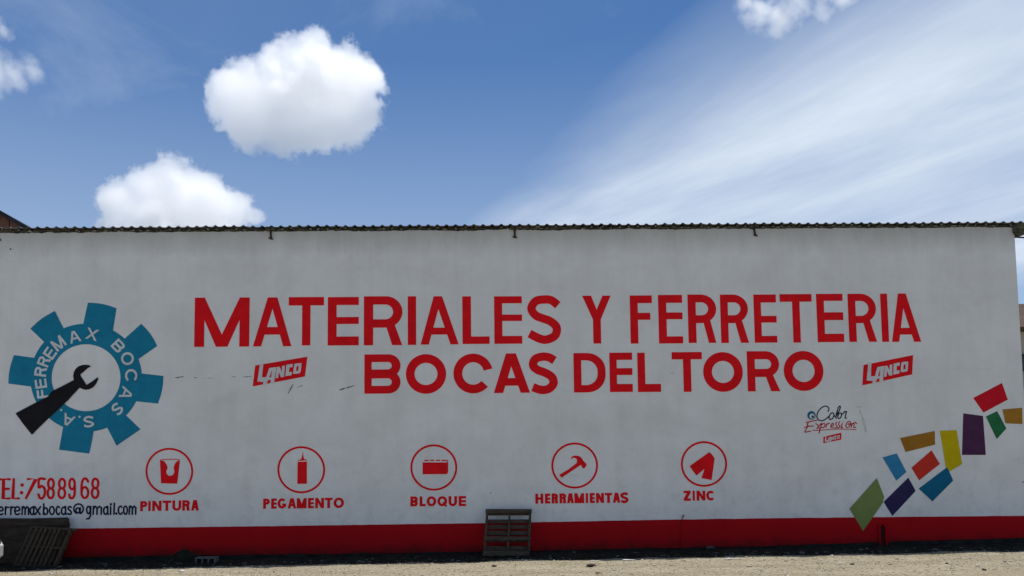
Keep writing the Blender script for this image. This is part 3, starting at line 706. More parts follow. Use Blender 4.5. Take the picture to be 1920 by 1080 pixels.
for ch, cx, cy, w, h in (('F', 320, 795, 62, 84), ('E', 308, 718, 68, 88), ('R', 306, 628, 68, 90), ('R', 330, 552, 66, 90), ('E', 376, 490, 66, 92), ('M', 440, 415, 92, 92), ('A', 560, 365, 86, 88), ('X', 692, 347, 92, 86),
                      ('B', 888, 435, 82, 86), ('O', 957, 530, 96, 96), ('C', 985, 658, 96, 92), ('A', 948, 790, 92, 88), ('S', 880, 908, 74, 88), ('S', 665, 1003, 86, 84), ('A', 512, 990, 90, 84)):
    ang = math.atan2(cx-645, 673-cy)
    if ch == 'X': ang += .1
    if ch == 'F': ang += .25
    ca, sa = math.cos(ang), math.sin(ang); s_ = 17
    kw = dict(lw=16, aw=22, cross=(h*.58, h*.74)) if ch == 'A' else {}
    gl = glyph(ch, w, h, s_, 16, **kw)
    tr = lambda q: Z1(cx+(q[0]-w/2)*ca-(q[1]-h/2)*sa, cy+(q[0]-w/2)*sa+(q[1]-h/2)*ca)
    mark('painted_letter', [[tr(q) for q in p] for p in gl], M['letter_white'], e, 2, label='white letter %s on the gear' % ch)
for cx, cy in ((598, 966), (461, 916)):
    mark('painted_dot', [[Z1(cx+9*math.cos(R(a)), cy+9*math.sin(R(a))) for a in range(0, 360, 45)]], M['letter_white'], e, 2)

# ---- pictograms
def icon(cx, cy, r_, polys, org, lab, cut=None):
    c = P(cx, cy); e = part_empty('painted_icon', (c.x, 0, c.z), store, label=lab)
    mark('circle', ring(cx, cy, r_+.2, r_*.985+.2, 3.8, 3.8, 0, 360, 64), M['red'], e, 1)
    z = lambda q: (org+q[0]/4, 810+q[1]/4)
    mark('pictogram', [[z(q) for q in p] for p in polys], M['red'], e, 1)
icon(317.6, 883.8, 44.6, [[(1200, 215), (1208, 385), (1330, 388), (1350, 215), (1335, 215), (1320, 228), (1311, 240), (1303, 262), (1303, 275), (1308, 290), (1306, 308), (1296, 322), (1280, 329), (1262, 326), (1250, 312), (1247, 296), (1254, 280), (1258, 268), (1252, 248), (1240, 230), (1228, 215)]] + ribbon([(1200, 213), (1228, 206), (1322, 204), (1350, 211)], 6), 0, 'red circle with a paint bucket')
icon(564.9, 880.8, 44.6, [[(312, 224), (382, 221), (382, 388), (310, 389)], [(314, 210), (334, 208), (380, 206), (382, 213), (312, 216)], [(352, 146), (356, 180), (361, 206), (338, 208), (346, 180)], [(334, 203), (364, 201), (366, 210), (332, 211)]], 480, 'red circle with a glue tube')
icon(813.4, 876.6, 43.8, [[(1249, 228), (1441, 228), (1441, 298), (1434, 316), (1250, 317)], rect(1262, 209, 1296, 218), rect(1306, 208, 1338, 217), rect(1350, 208, 1381, 217), rect(1391, 209, 1430, 218), rect(1434, 207, 1441, 229)], 480, 'red circle with a masonry block')
icon(1077.5, 872.9, 43.6, [[(353, 322), (374, 344), (388, 332), (512, 250), (492, 228), (470, 244), (420, 282)], [(443, 191), (455, 181), (475, 176), (497, 179), (514, 186), (526, 199), (533, 213), (545, 226), (560, 240), (557, 252), (548, 268), (534, 274), (524, 262), (520, 250), (508, 246), (494, 240), (484, 226), (488, 212), (482, 200), (466, 193), (452, 196), (444, 206)]], 960, 'red circle with a claw hammer')
icon(1319.9, 870.0, 43.2, [[(1480, 150), (1500, 168), (1520, 198), (1497, 361), (1420, 346), (1443, 277), (1383, 328), (1331, 256)]], 960, 'red circle with zinc sheets')

# ---- slanted paint-brand badges, white letters knocked out of a red slab
def badge(name, quad, lab, small=False):
    """quad: TL, TR, BR, BL in photograph pixels; shapes drawn in the slab's own u,v"""
    src = [(250, 345), (1572, 118), (1510, 632), (188, 872)]
    def uv(q):                        # inverse of the parallelogram
        ox, oy = src[0]; ux, uy = src[1][0]-ox, src[1][1]-oy; vx, vy = src[3][0]-ox, src[3][1]-oy
        d = ux*vy-uy*vx; dx, dy = q[0]-ox, q[1]-oy
        return ((dx*vy-dy*vx)/d, (ux*dy-uy*dx)/d)
    def tr(q):
        u_, v_ = uv(q); (x0, y0), (x1, y1), (x2, y2), (x3, y3) = quad
        return (x0*(1-u_)*(1-v_)+x1*u_*(1-v_)+x2*u_*v_+x3*(1-u_)*v_, y0*(1-u_)*(1-v_)+y1*u_*(1-v_)+y2*u_*v_+y3*(1-u_)*v_)
    c = P(*tr((880, 490))); e = part_empty(name, (c.x, 0, c.z), store, label=lab)
    mark('slab', [[tr(q) for q in src]], M['red'], e, 1)
    L = {'L': [[(372, 310), (458, 295), (424, 645), (532, 640), (468, 752), (455, 765), (306, 748)]],
         'A': [[(608, 410), (705, 396), (545, 802), (430, 850), (460, 790), (470, 745), (530, 640)], [(690, 400), (790, 382), (730, 790), (632, 815), (648, 700)], [(585, 655), (690, 640), (685, 700), (565, 716)]],
         'N': [[(800, 386), (865, 376), (835, 660), (766, 672)], [(935, 358), (1003, 347), (985, 635), (915, 646)], [(800, 386), (868, 376), (985, 635), (905, 648)]],
         'C': [[(1042, 330), (1205, 302), (1196, 384), (1118, 396), (1105, 520), (1182, 508), (1172, 594), (1014, 618)]],
         'O': ribbon([(1330, 322), (1388, 318), (1385, 380), (1374, 480), (1362, 512), (1300, 524), (1250, 528), (1254, 470), (1268, 372), (1276, 334)], 66, True)}
    for ch, pl in L.items():
        mark('painted_letter', [[tr(q) for q in p] for p in pl], M['letter_white'], e, 2, label='white badge letter '+ch)
badge('painted_badge', [(478.6, 685.3), (576.4, 668.8), (571.8, 706.9), (473.9, 724.6)], 'red slanted LANCO badge left of the second title line')
badge('painted_badge', [(1619, 684.5), (1712, 665.8), (1710.3, 703), (1616.8, 722.6)], 'red slanted LANCO badge right of the second title line')
badge('painted_badge', [(1543.8, 819.2), (1577.6, 811.3), (1577.2, 824.6), (1543.6, 831)], 'tiny red LANCO badge below the script slogan')

# ---- script slogan
zc_ = lambda q: (1480+q[0]/9.82, 740+q[1]/9.82)
c = P(*zc_((760, 500))); e = part_empty('script_slogan', (c.x, 0, c.z), store, label='brush script slogan Color Expression')
def script(name, strokes, w, mat, lab=None):
    pl = []
    for st in strokes:
        cl = st[0] == st[-1]; pp = spline(st[:-1] if cl else st, 5, cl) if len(st) > 2 else st
        pl += ribbon(pp, w, cl)
    return mark(name, [[zc_(q) for q in p] for p in pl], mat, e, 1, label=lab)
script('script_word', [[(712, 318), (728, 262), (700, 220), (650, 214), (580, 250), (522, 330), (508, 410), (540, 465), (610, 480), (680, 440), (725, 400)],
                       [(735, 405), (760, 350), (800, 335), (820, 370), (800, 430), (755, 460), (730, 430), (735, 405)], [(820, 380), (850, 400), (905, 320), (938, 235), (928, 210), (900, 245), (868, 350), (856, 425), (875, 440)],
                       [(892, 405), (912, 350), (945, 335), (960, 370), (940, 425), (908, 438), (892, 405)], [(965, 355), (990, 350), (1018, 305)], [(1020, 300), (1036, 318), (1062, 308)], [(1050, 318), (1034, 380), (1028, 430), (1062, 430)]], 21, M['navy_text'], 'navy script word Color')
script('script_word', [[(305, 515), (380, 495), (520, 470)], [(400, 490), (350, 510), (335, 570), (450, 580)], [(275, 610), (335, 585), (400, 580)], [(340, 585), (300, 650), (288, 690), (340, 680), (400, 675)],
                       [(480, 530), (520, 560), (560, 640)], [(590, 530), (540, 580), (500, 640)], [(600, 520), (570, 620), (545, 715)], [(590, 560), (640, 530), (655, 570), (620, 610), (580, 600)],
                       [(690, 530), (670, 610)], [(690, 555), (720, 525), (745, 530)], [(765, 580), (810, 560), (800, 525), (765, 560), (770, 605), (820, 600)], [(880, 500), (850, 540), (880, 580), (850, 615), (825, 610)],
                       [(930, 490), (905, 540), (930, 585), (900, 615), (880, 605)], [(975, 525), (955, 610), (985, 600)], [(990, 490), (992, 500)], [(1040, 560), (1075, 500), (1120, 500), (1120, 560), (1075, 605), (1045, 590), (1040, 560)],
                       [(1075, 560), (1090, 530), (1105, 555)], [(1150, 525), (1135, 610)], [(1145, 560), (1185, 520), (1195, 550), (1185, 605), (1225, 600)], [(1200, 500), (1245, 540)]], 18, M['red_dark'], 'red script word Expression')
script('underline', [[(420, 658), (560, 655), (760, 640), (1000, 634), (1235, 645)]], 13, M['red_dark'])
mark('eye_disc', [[zc_((408+78*math.cos(R(a)), 382+80*math.sin(R(a)))) for a in range(0, 360, 15)]], M['q_teal'], e, 1, label='dark blue disc')
mark('eye_iris', [[zc_((415+48*math.cos(R(a)), 395+50*math.sin(R(a)))) for a in range(0, 360, 20)]], M['letter_white'], e, 2)
mark('eye_pupil', [[zc_((428+20*math.cos(R(a)), 408+24*math.sin(R(a)))) for a in range(0, 360, 30)]], M['navy_text'], e, 3)

# ---- colour patches
patches = [('olive', 'olive green patch reaching into the red band', [(1643.7, 896.3), (1657.5, 931), (1655.3, 942.5), (1618, 995.5), (1592.5, 953.8)], 2),
 ('navy', 'dark navy patch', [(1703, 895.5), (1716.8, 920.5), (1673, 967.6), (1656.6, 941)], 1), ('sky_blue', 'light blue patch', [(1681.3, 850), (1699.5, 885), (1680.5, 901.3), (1654.5, 857.8)], 1),
 ('red', 'orange red patch', [(1746.5, 844.2), (1762.2, 870), (1723.2, 900.7), (1708.7, 877)], 1), ('teal', 'dark teal blue patch', [(1775.7, 875.8), (1787, 900.8), (1748.2, 940), (1722.5, 916.2)], 2),
 ('yellow', 'tall yellow patch', [(1762, 807.6), (1793.5, 806.4), (1803.9, 869.9), (1780.7, 884), (1774, 881)], 1), ('ochre', 'wide ochre patch', [(1687.4, 821.3), (1752.6, 808), (1753.2, 833.7), (1697.8, 847.6)], 1),
 ('purple', 'tall dark purple patch', [(1806, 775), (1843, 779.8), (1848.3, 853), (1803.6, 853)], 1), ('crimson', 'crimson patch at the top', [(1824.6, 746.3), (1878.5, 718), (1889.5, 749.3), (1843.9, 773.6)], 1),
 ('green', 'small dark green patch', [(1848.3, 781), (1869.6, 770.9), (1886.8, 803.5), (1868.7, 823.3)], 1), ('orange', 'ochre orange patch at the wall corner', [(1879.4, 767.6), (1916.5, 764.6), (1917, 795), (1885, 793.7)], 1)]
for k_, lab, q, ly in patches: mark('colour_patch', [q], M['q_'+k_], store, ly, label=lab)

# ---- cracks, scuffs, smears, pipe and arch on the band
def wob(pts, w, amp, n=10):
    out = []; ws = []
    for (x0, y0), (x1, y1) in zip(pts, pts[1:]):
        for i in range(n):
            t = i/n; out.append((x0+(x1-x0)*t+random.uniform(-amp, amp)*.3, y0+(y1-y0)*t+random.uniform(-amp, amp))); ws.append(w*random.uniform(.35, 1.25))
    out.append(pts[-1]); ws.append(w*.2); ws[0] = w*.2
    return ribbon(out, ws)
mark('crack', wob([(328, 708.5), (345, 706.3)], 1.6, .3, 6)+wob([(362, 708), (372, 708.5)], 1.1, .2, 4)+wob([(382, 709), (400, 709.5)], .6, .2, 5)+wob([(434, 706.5), (444, 707)], .7, .2, 4)+wob([(455, 706.8), (472, 706.2)], 1.1, .2, 5), M['crack'], store, 1)
mark('crack', wob([(1012, 735), (1020, 734.8)], .5, .1, 4)+wob([(1257, 700), (1265, 699.5)], 1.0, .3, 4), M['scuff'], store, 1)
mark('scuff_mark', wob([(550, 720), (545, 729), (540, 738)], 2.0, .4, 4)+wob([(568, 722), (556, 727)], 1.0, .4, 4), M['scuff'], store, 1)
mark('scuff_mark', wob([(636, 731.5), (650, 727), (666, 722.5)], 2.4, .3, 5), M['scuff'], store, 1)
mark('smear', wob([(1603, 762.8), (1617, 762.8)], 3.0, .3, 4)+wob([(1611, 768), (1617, 783), (1621, 797), (1624, 811)], 4.5, .6, 4), M['smear'], store, 1)
mark('crack', wob([(1772, 706), (1785, 691.5), (1800, 691.5)], .5, .3, 4)+wob([(1830, 691), (1856, 692)], 1.0, .3, 6)+wob([(1690, 720), (1750, 719)], .35, .3, 9), M['smear'], store, 1)
for (px, py, r_) in ((1, 450, 2.4), (20, 467, 1.8), (1918, 904, 1.5), (920, 924, 1.2)):
    mark('stain', [[(px+r_*math.cos(R(a))*random.uniform(.6, 1.2), py+r_*math.sin(R(a))*random.uniform(.6, 1.3)) for a in range(0, 360, 45)]], M['crack'], store, 1)
a = P(1279, 968.5); b_ = P(1275.5, 1026)
mb = MB(); mb.tube([(a.x+.01, -0.03, a.z), (a.x-.01, -0.02, a.z-.06), (b_.x, -0.02, b_.z)], [0.012, 0.010, 0.011], 6); mb.build('pipe', M['band'], store, label='thin red painted pipe up the base band')
mb = MB(); mb.tube([(a.x+.03, -.035, a.z+.035), (a.x+.008, -.033, a.z+.0)], .014, 6); mb.build('pipe_end', M['crack'], store)
# arched drain opening in the band
A0 = P(1653, 980); w2 = 0.085; zb = gz(A0.x)+0.02
arch = [(A0.x-w2, zb)] + [(A0.x+w2*math.cos(R(t)), A0.z-w2+w2*math.sin(R(t))) for t in range(180, -1, -20)] + [(A0.x+w2, zb)]
inn = [(A0.x+(q[0]-A0.x)*.62, zb+(q[1]-zb)*.93) for q in arch]
V = []; F = []; m = len(arch)
for q, q2 in zip(arch, inn): V += [(q[0], -0.004, q[1]), (q[0], -0.05, q[1]), (q2[0], -0.05, q2[1]), (q2[0], -0.005, q2[1])]
for i in range(m-1):
    a_, b2 = 4*i, 4*i+4
    F += [(a_, a_+1, b2+1, b2), (a_+1, a_+2, b2+2, b2+1), (a_+2, a_+3, b2+3, b2+2)]
obj('drain_arch', V, F, M['band'], store, label='small arched drain surround in the red band')
mark('drain_opening', [[(q[0], q[1]) for q in inn]], M['opening'], store, 1.2, tr=lambda q: q)
mb = MB(); q0, q1 = P(1325, 1025, -.06), P(1339, 1043, -.06); mb.box((q0.x, -0.10, q1.z-.08), (q1.x, -0.0, q0.z), jit=.008); mb.build('pier_stub', M['conc'], store, label='short grey concrete stub below the band')

# ------------------------------------------------------------------ leaning pallets and sheet
def lean_matrix(cx, y_foot, z_foot, lean, roll):
    """board plane: local x across, local z up the board, local -y to the front; leans back on the wall"""
    return Matrix.Translation((cx, y_foot, z_foot)) @ Matrix.Rotation(-lean, 4, 'X') @ Matrix.Rotation(roll, 4, 'Y')
def set_thing(name, M4, label, cat, group=None):
    o = thing(name, (0, 0, 0), label, cat, group); o.matrix_world = M4; WLOC[o] = Vector((0, 0, 0)); return o
def plank(name, lo, hi, mat, parent, jit=0.004, label=None):
    mb = MB(); mb.box(lo, hi, jit=jit); o = mb.build(name, mat, parent, local=True, label=label); return o
def racked(name, x0, x1, z0, z1, y0, y1, k, mat, parent):
    """a board of a pallet gone out of square: its top pushed sideways by k per metre"""
    V = []
    for z_ in (z0, z1):
        for x_, y_ in ((x0, y0), (x1, y0), (x1, y1), (x0, y1)):
            V.append((x_+k*z_+random.uniform(-.003, .003), y_+random.uniform(-.002, .002), z_+random.uniform(-.004, .004)))
    return obj(name, V, [(0, 3, 2, 1), (4, 5, 6, 7), (0, 1, 5, 4), (1, 2, 6, 5), (2, 3, 7, 6), (3, 0, 4, 7)], mat, parent, local=True)
pb = P(949, 1046, -0.52)
Hh = 1.0; W2 = 0.462
pal = set_thing('wooden_pallet', lean_matrix(pb.x, -0.52, gh(pb.x, -0.52)+0.01, math.asin(0.42/Hh), R(0.6)), 'wooden pallet with level slats leaning on the red band at the middle of the wall', 'pallet')
KM = 0.065
for xx in (-W2, 0.0, W2-0.045): racked('stringer', xx, xx+0.045, 0, Hh, -0.085, 0.0, KM, M['woodv'], pal)
for z0, z1 in ((.01, .11), (.155, .24), (.33, .41), (.475, .565), (.61, .695), (.735, .815), (.905, .99)):
    racked('back_slat', -W2, W2+random.uniform(-.01, .01), z0, z1, 0.001, 0.018, KM, M['wood'], pal)
for z0, z1 in ((.0, .105), (.325, .405), (.915, 1.0)):
    racked('front_slat', -W2-random.uniform(0, .012), W2+random.uniform(0, .01), z0, z1, -0.104, -0.086, KM, M['wood'], pal)

# plywood sheet and second pallet at the left end
sL, sR = P(-40, 1010, -0.3).x, P(119, 1010, -0.3).x
zt_ = P(60, 971, -0.05).z; Hs = zt_-gz(sL)+0.02
sh = set_thing('plywood_sheet', lean_matrix((sL+sR)/2, -0.30, gh((sL+sR)/2, -.3), R(11), R(1.0)), 'dark stained plywood sheet leaning behind the left pallet', 'board')
hw = (sR-sL)/2; prof2 = [(-hw, 0), (hw*.93, 0), (hw, Hs*.5), (hw*1.03, Hs*.86), (hw*.96, Hs*1.01), (-hw, Hs*.955)]
V = [(a, 0.0, b_) for a, b_ in prof2]+[(a, 0.018, b_) for a, b_ in prof2]; n = 6
obj('panel', V, [tuple(range(n))[::-1][::-1], tuple(range(n, 2*n))[::-1]]+[(i, i+n, (i+1) % n+n, (i+1) % n) for i in range(n)], M['ply'], sh, local=True)
plank('edge_batten', (-hw, -0.02, Hs*.84), (hw*1.0, -0.001, Hs*.985), M['ply'], sh, label='wider batten along the top of the sheet')
pxa, pxb = P(34, 1040, -.6).x, P(113, 1040, -.6).x
W3 = (pxb-pxa)/2; px_ = (pxa+pxb)/2-.04; H2 = 0.80; KL = 0.19
pl2 = set_thing('wooden_pallet', lean_matrix(px_, -0.62, gh(px_, -.62)+.01, R(17), R(4)), 'dark wooden pallet standing on its side with upright slats at the left end', 'pallet')
for i in range(9):
    xx = -W3+i*(2*W3-0.05)/8+random.uniform(-.012, .012)*(0 < i < 8); w_ = random.uniform(.038, .052)
    if i != 7: racked('upright_slat', xx, xx+w_, random.uniform(0, .01), H2+random.uniform(-.02, .01), -0.10, -0.083, KL+random.uniform(-.012, .012), M['woodv'], pl2)
for i in range(6):
    xx = -W3+i*(2*W3-0.08)/5
    racked('back_slat', xx, xx+.06, 0.0, H2, 0.001, 0.018, KL, M['woodv'], pl2)
for zz in (0.0, H2*.47, H2-.045): racked('cross_rail', -W3, W3+(.07 if zz > .5 else .015), zz, zz+.04, -0.082, 0.0, KL, M['wood'], pl2)

# ------------------------------------------------------------------ small things at the foot of the wall
bp = P(387, 1060, -.75); bl = thing('concrete_block', (bp.x, -0.72, gh(bp.x, -.72)+.01), 'hollow grey concrete block with dark cores lying beside the dark debris heap', 'block', rot=(0, 0, R(-3)))
LB, HB = 0.40, 0.15; mb = MB(); wl = 0.028
mb.box((-LB/2, -.1, 0), (LB/2, .1, wl)); mb.box((-LB/2, -.1, HB-wl), (LB/2, .1, HB))
for xx in (-LB/2, -.075, .047, LB/2-wl): mb.box((xx, -.0995, wl), (xx+wl, .0995, HB-wl))
mb.build('shell', M['conc'], bl, local=True)
mb = MB(); mb.box((-LB/2+.004, -.02, wl), (LB/2-.004, .098, HB-wl)); mb.build('core_shade_fill', M['footing'], bl, local=True)  # near-black fill stands in for the shade inside the hollow cores
# dark debris heap
hp = P(347, 1046, -.35); V = []; F = []; nr, na = 7, 26
cx, cy, cz = hp.x, -0.36, gh(hp.x, -.36)
for i in range(nr+1):
    t = i/nr
    for j in range(na):
        a = 2*math.pi*j/na; rr = t*(1+.25*noise.noise(Vector((math.cos(a)*1.5, math.sin(a)*1.5, 7))))
        xx = cx+math.cos(a)*.52*rr - .10*(t); yy = cy+math.sin(a)*.30*rr
        hz = .27*(1-t)**.8*(1+.5*noise.noise(Vector((xx*5, yy*5, 3))))+.03*noise.noise(Vector((xx*14, yy*14, 1)))
        V.append((xx, yy, cz+hz-.02))
for i in range(nr):
    for j in range(na): F.append((i*na+j, (i+1)*na+j, (i+1)*na+(j+1) % na, i*na+(j+1) % na))
heap = thing('debris_heap', (cx, cy, cz), 'low black heap of earth and weeds against the red band left of the concrete block', 'heap')
obj('mound', V, F, M['shade_soil'], heap, smooth=True)
def blades(n_, area, mat, hmin, hmax, name, parent=None):
    mb = MB()
    for _ in range(n_):
        x_, y_, z_ = area(); h_ = random.uniform(hmin, hmax); a = random.uniform(0, 6.28); w_ = random.uniform(.003, .007)
        dx, dy = math.cos(a)*w_, math.sin(a)*w_; b = random.uniform(0, 6.28); k2 = h_*random.uniform(.2, .8)
        p0 = Vector((x_, y_, z_)); p1 = p0+Vector((math.cos(b)*k2*.4, math.sin(b)*k2*.4, h_*.6)); p2 = p0+Vector((math.cos(b)*k2, math.sin(b)*k2, h_))
        d = Vector((dx, dy, 0)); mb.add([p0-d, p0+d, p1+d, p1-d, p2], [(0, 1, 2, 3), (3, 2, 4)])
    return mb.build(name, mat, parent, recenter=(parent is not None))
def heap_area():
    a = random.uniform(0, 6.28); r_ = random.random()**.6; return (cx+math.cos(a)*.5*r_, cy+math.sin(a)*.27*r_, cz+.24*(1-r_)**.8-.03)
props(blades(500, heap_area, M['weed'], .05, .14, 'weeds', heap), kind='stuff')

def strip_area():
    while True:
        x_ = random.uniform(P(60, 1040).x, P(2000, 1030).x)
        if noise.noise(Vector((x_*.8, 0, 2)))+random.uniform(-.4, .4) > 0: break
    y_ = -random.random()**1.6*1.0; return (x_, y_, gh(x_, y_)+.01)
props(blades(3500, strip_area, M['weed'], .02, .09, 'weeds'), kind='stuff')
def edge_area():
    x_ = random.uniform(P(60, 1060).x, P(1980, 1040).x); y_ = -random.uniform(.95, 1.6) if random.random() < .8 else -random.uniform(1.5, 4.5); return (x_, y_, gh(x_, y_))
props(blades(900, edge_area, M['drygrass'], .012, .05, 'dry_grass'), kind='stuff')
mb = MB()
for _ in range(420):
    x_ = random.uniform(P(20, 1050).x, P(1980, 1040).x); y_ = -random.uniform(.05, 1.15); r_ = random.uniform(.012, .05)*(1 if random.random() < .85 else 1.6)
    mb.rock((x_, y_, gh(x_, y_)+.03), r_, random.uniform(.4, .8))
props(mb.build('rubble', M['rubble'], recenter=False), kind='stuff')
mb = MB()
for _ in range(15000):
    x_ = random.uniform(-11.5, 11.5); y_ = -random.uniform(1.0, 4.6); r_ = .006+.018*random.random()**3
    if random.random() < .012: r_ = random.uniform(.025, .045)
    mb.rock((x_, y_, gh(x_, y_)+r_*.1), r_, random.uniform(.35, .8))
props(mb.build('gravel', M['gravel'], recenter=False), kind='stuff')
# named odd pieces
def chunk(px, py, r_, mat, name, label, cat, flat=.5, sx=1.0, seed=1, Y=None):
    p = G(px, py) if Y is None else Vector((P(px, py, Y).x, Y, 0)); p.z = gh(p.x, p.y)
    mb = MB(); mb.rock((0, 0, r_*.3), r_, flat, seed); mb.rock((r_*.5*sx, r_*.1, r_*.25), r_*.7, flat*.8, seed+1)
    v = [(q[0]*sx+p.x, q[1]+p.y, q[2]+p.z) for q in mb.v]
    o = obj(name, v, mb.f, mat); props(o, label, cat); return o
chunk(1107, 1062, .075, M['darkscrap'], 'wood_scrap', 'dark brown wood scrap on the sunlit gravel below the hammer circle', 'scrap', .5, 1.3, 3)
chunk(1120, 1076, .035, M['darkscrap'], 'wood_scrap', 'small dark scrap on the gravel nearest the bottom edge below the hammer circle', 'scrap', .4, 1.6, 5)
chunk(1112, 1052.5, .035, M['pale'], 'stone', 'flat white stone on the shade edge just right of the middle pallet', 'stone', .3, 2.2, 7)
chunk(1126, 1050.5, .025, M['pale'], 'stone', 'small white stone on the shade edge left of the white stone cluster', 'stone', .5, 1.2, 8)
chunk(1174, 1050, .06, M['pale'], 'stone', 'largest white stone on the shade edge below the hammer circle', 'stone', .3, 2.0, 9)
chunk(1258, 1042, .05, M['pale'], 'stone', 'white stone lying in the shade under the thin pipe', 'stone', .3, 1.8, 11, Y=-.7)
chunk(1368, 1050, .06, M['pale'], 'stone', 'pale flat stone on the gravel right of the grey concrete stub', 'stone', .3, 2.0, 12)
chunk(309, 1060, .055, M['conc'], 'stone', 'grey stone in the shade in front of the dark heap', 'stone', .6, 1.1, 13, Y=-.85)
chunk(342, 1071, .045, M['pale'], 'stone', 'white stone on the shade edge left of the concrete block', 'stone', .4, 1.2, 14)
chunk(258, 1052, .04, M['conc'], 'stone', 'small grey stone in the shade between left pallet and dark heap', 'stone', .6, 1.1, 15, Y=-.6)
chunk(133, 1058, .06, M['conc'], 'stone', 'grey lump at the foot of the left pallet', 'stone', .8, .8, 16, Y=-.8)
chunk(190, 1056, .11, M['conc'], 'stone', 'flat grey slab fragment in the shade right of the left pallet', 'stone', .25, 1.4, 17, Y=-.7)
chunk(1192, 1038, .10, M['conc'], 'stone', 'long grey fragment in the shade below the hammer circle', 'stone', .35, 1.5, 18, Y=-.4)
chunk(1076, 1041, .09, M['rubble'], 'stone', 'rounded dark grey stone in the shade right of the middle pallet', 'stone', .8, 1.0, 19, Y=-.35)
chunk(1530, 1036, .06, M['conc'], 'stone', 'grey stone in the shade below the olive patch side of the wall', 'stone', .5, 1.2, 20, Y=-.7)
chunk(1598, 1058.5, .04, M['darkscrap'], 'stone', 'dark stone on the sunlit gravel below the olive patch', 'stone', .6, 1.0, 21)
chunk(1575, 1058, .035, M['pale'], 'stone', 'flat pale stone on the gravel beside the dark stone below the olive patch', 'stone', .3, 1.8, 22)
chunk(1845, 1068, .04, M['darkscrap'], 'stone', 'dark stone on the gravel at the right near the bottom edge', 'stone', .6, 1.0, 23)
chunk(1775, 1058, .035, M['darkscrap'], 'stone', 'dark pebble on the gravel below the teal patch', 'stone', .6, 1.0, 24)
chunk(926, 1063, .045, M['darkscrap'], 'stone', 'dark stone on the gravel just below the middle pallet', 'stone', .5, 1.2, 25)

# ------------------------------------------------------------------ white car at the left edge, only its nose in view
nose = P(7, 1030, -1.5)+Vector((.08, 0, 0))
cy0 = -3.2; car = thing('parked_car', (nose.x-2.0, cy0+.85, gz(nose.x)), 'white parked car with only its front corner showing at the left edge', 'car')
cxo = nose.x-2.0
side = [(2.0, .34), (2.0, .52), (1.95, .60), (1.80, .68), (1.0, .86), (.35, 1.32), (.0, 1.42), (-1.1, 1.42), (-1.75, 1.12), (-2.05, .98), (-2.1, .45), (-2.0, .28), (1.9, .25)]
V = []; F = []; n = len(side)
lay = [(-.85, 1.0, -.02), (-.80, 1.0, 0), (-.35, 1.0, .012), (.35, 1.0, .012), (.80, 1.0, 0), (.85, 1.0, -.02)]
for yy, k2, dz in lay:
    for (a, b_) in side:
        inn_ = .12 if b_ > .9 else 0; ys_ = yy*(1-.22*max(0, (b_-.86))/.56*1.0)
        aa = a-(.06*(abs(yy) > .7)+.10*(abs(yy) > .82))*(1 if a > 1.5 else -1 if a < -1.5 else 0)
        V.append((cxo+aa, cy0+.85+ys_, b_+dz*(b_ > .6)+gz(cxo)))
for j in range(len(lay)-1):
    for i in range(n): F.append((j*n+i, j*n+(i+1) % n, (j+1)*n+(i+1) % n, (j+1)*n+i))
F += [tuple(range(n))[::-1], tuple((len(lay)-1)*n+i for i in range(n))]
obj('body', V, F, M['car'], car)
for sx_ in (1.30, -1.35):
    for sy_ in (-.80, .80):
        c = Vector((cxo+sx_, cy0+.85+sy_, .31+gz(cxo)))
        w_ = part_empty('wheel', c, car)
        mb = MB(); mb.tube([c+Vector((0, -.09, 0)), c+Vector((0, .09, 0))], .31, 24); mb.build('tyre', M['tyre'], w_)
        mb = MB(); s2 = -1 if sy_ < 0 else 1; mb.tube([c+Vector((0, s2*.091, 0)), c+Vector((0, s2*.1, 0))], .19, 16); mb.build('rim', M['rim'], w_)
for sy_ in (-.56, .56):
    mb = MB(); mb.box((cxo+1.80, cy0+.85+sy_-.13, .50), (cxo+1.955, cy0+.85+sy_+.13, .585)); mb.build('headlight', M['lamp'], car)
mb = MB(); mb.box((cxo+1.9, cy0+.85-.40, .36), (cxo+2.012, cy0+.85+.45, .50)); mb.build('grille', M['trim'], car)
mb = MB()
for s2 in (-1, 1):
    yo = cy0+.85+s2*.80
    mb.add([(cxo+.85, yo, .95), (cxo-1.55, yo, 1.0), (cxo-1.1, yo-s2*.10, 1.34), (cxo+.30, yo-s2*.10, 1.30)], [(0, 1, 2, 3)])
mb.build('side_window', M['glass_dark'], car)
mb = MB(); mb.add([(cxo+.98, cy0+.85-.68, .90), (cxo+.98, cy0+.85+.68, .90), (cxo+.42, cy0+.85+.6, 1.30), (cxo+.42, cy0+.85-.6, 1.30)], [(0, 1, 2, 3)]); mb.build('windscreen', M['glass_dark'], car)

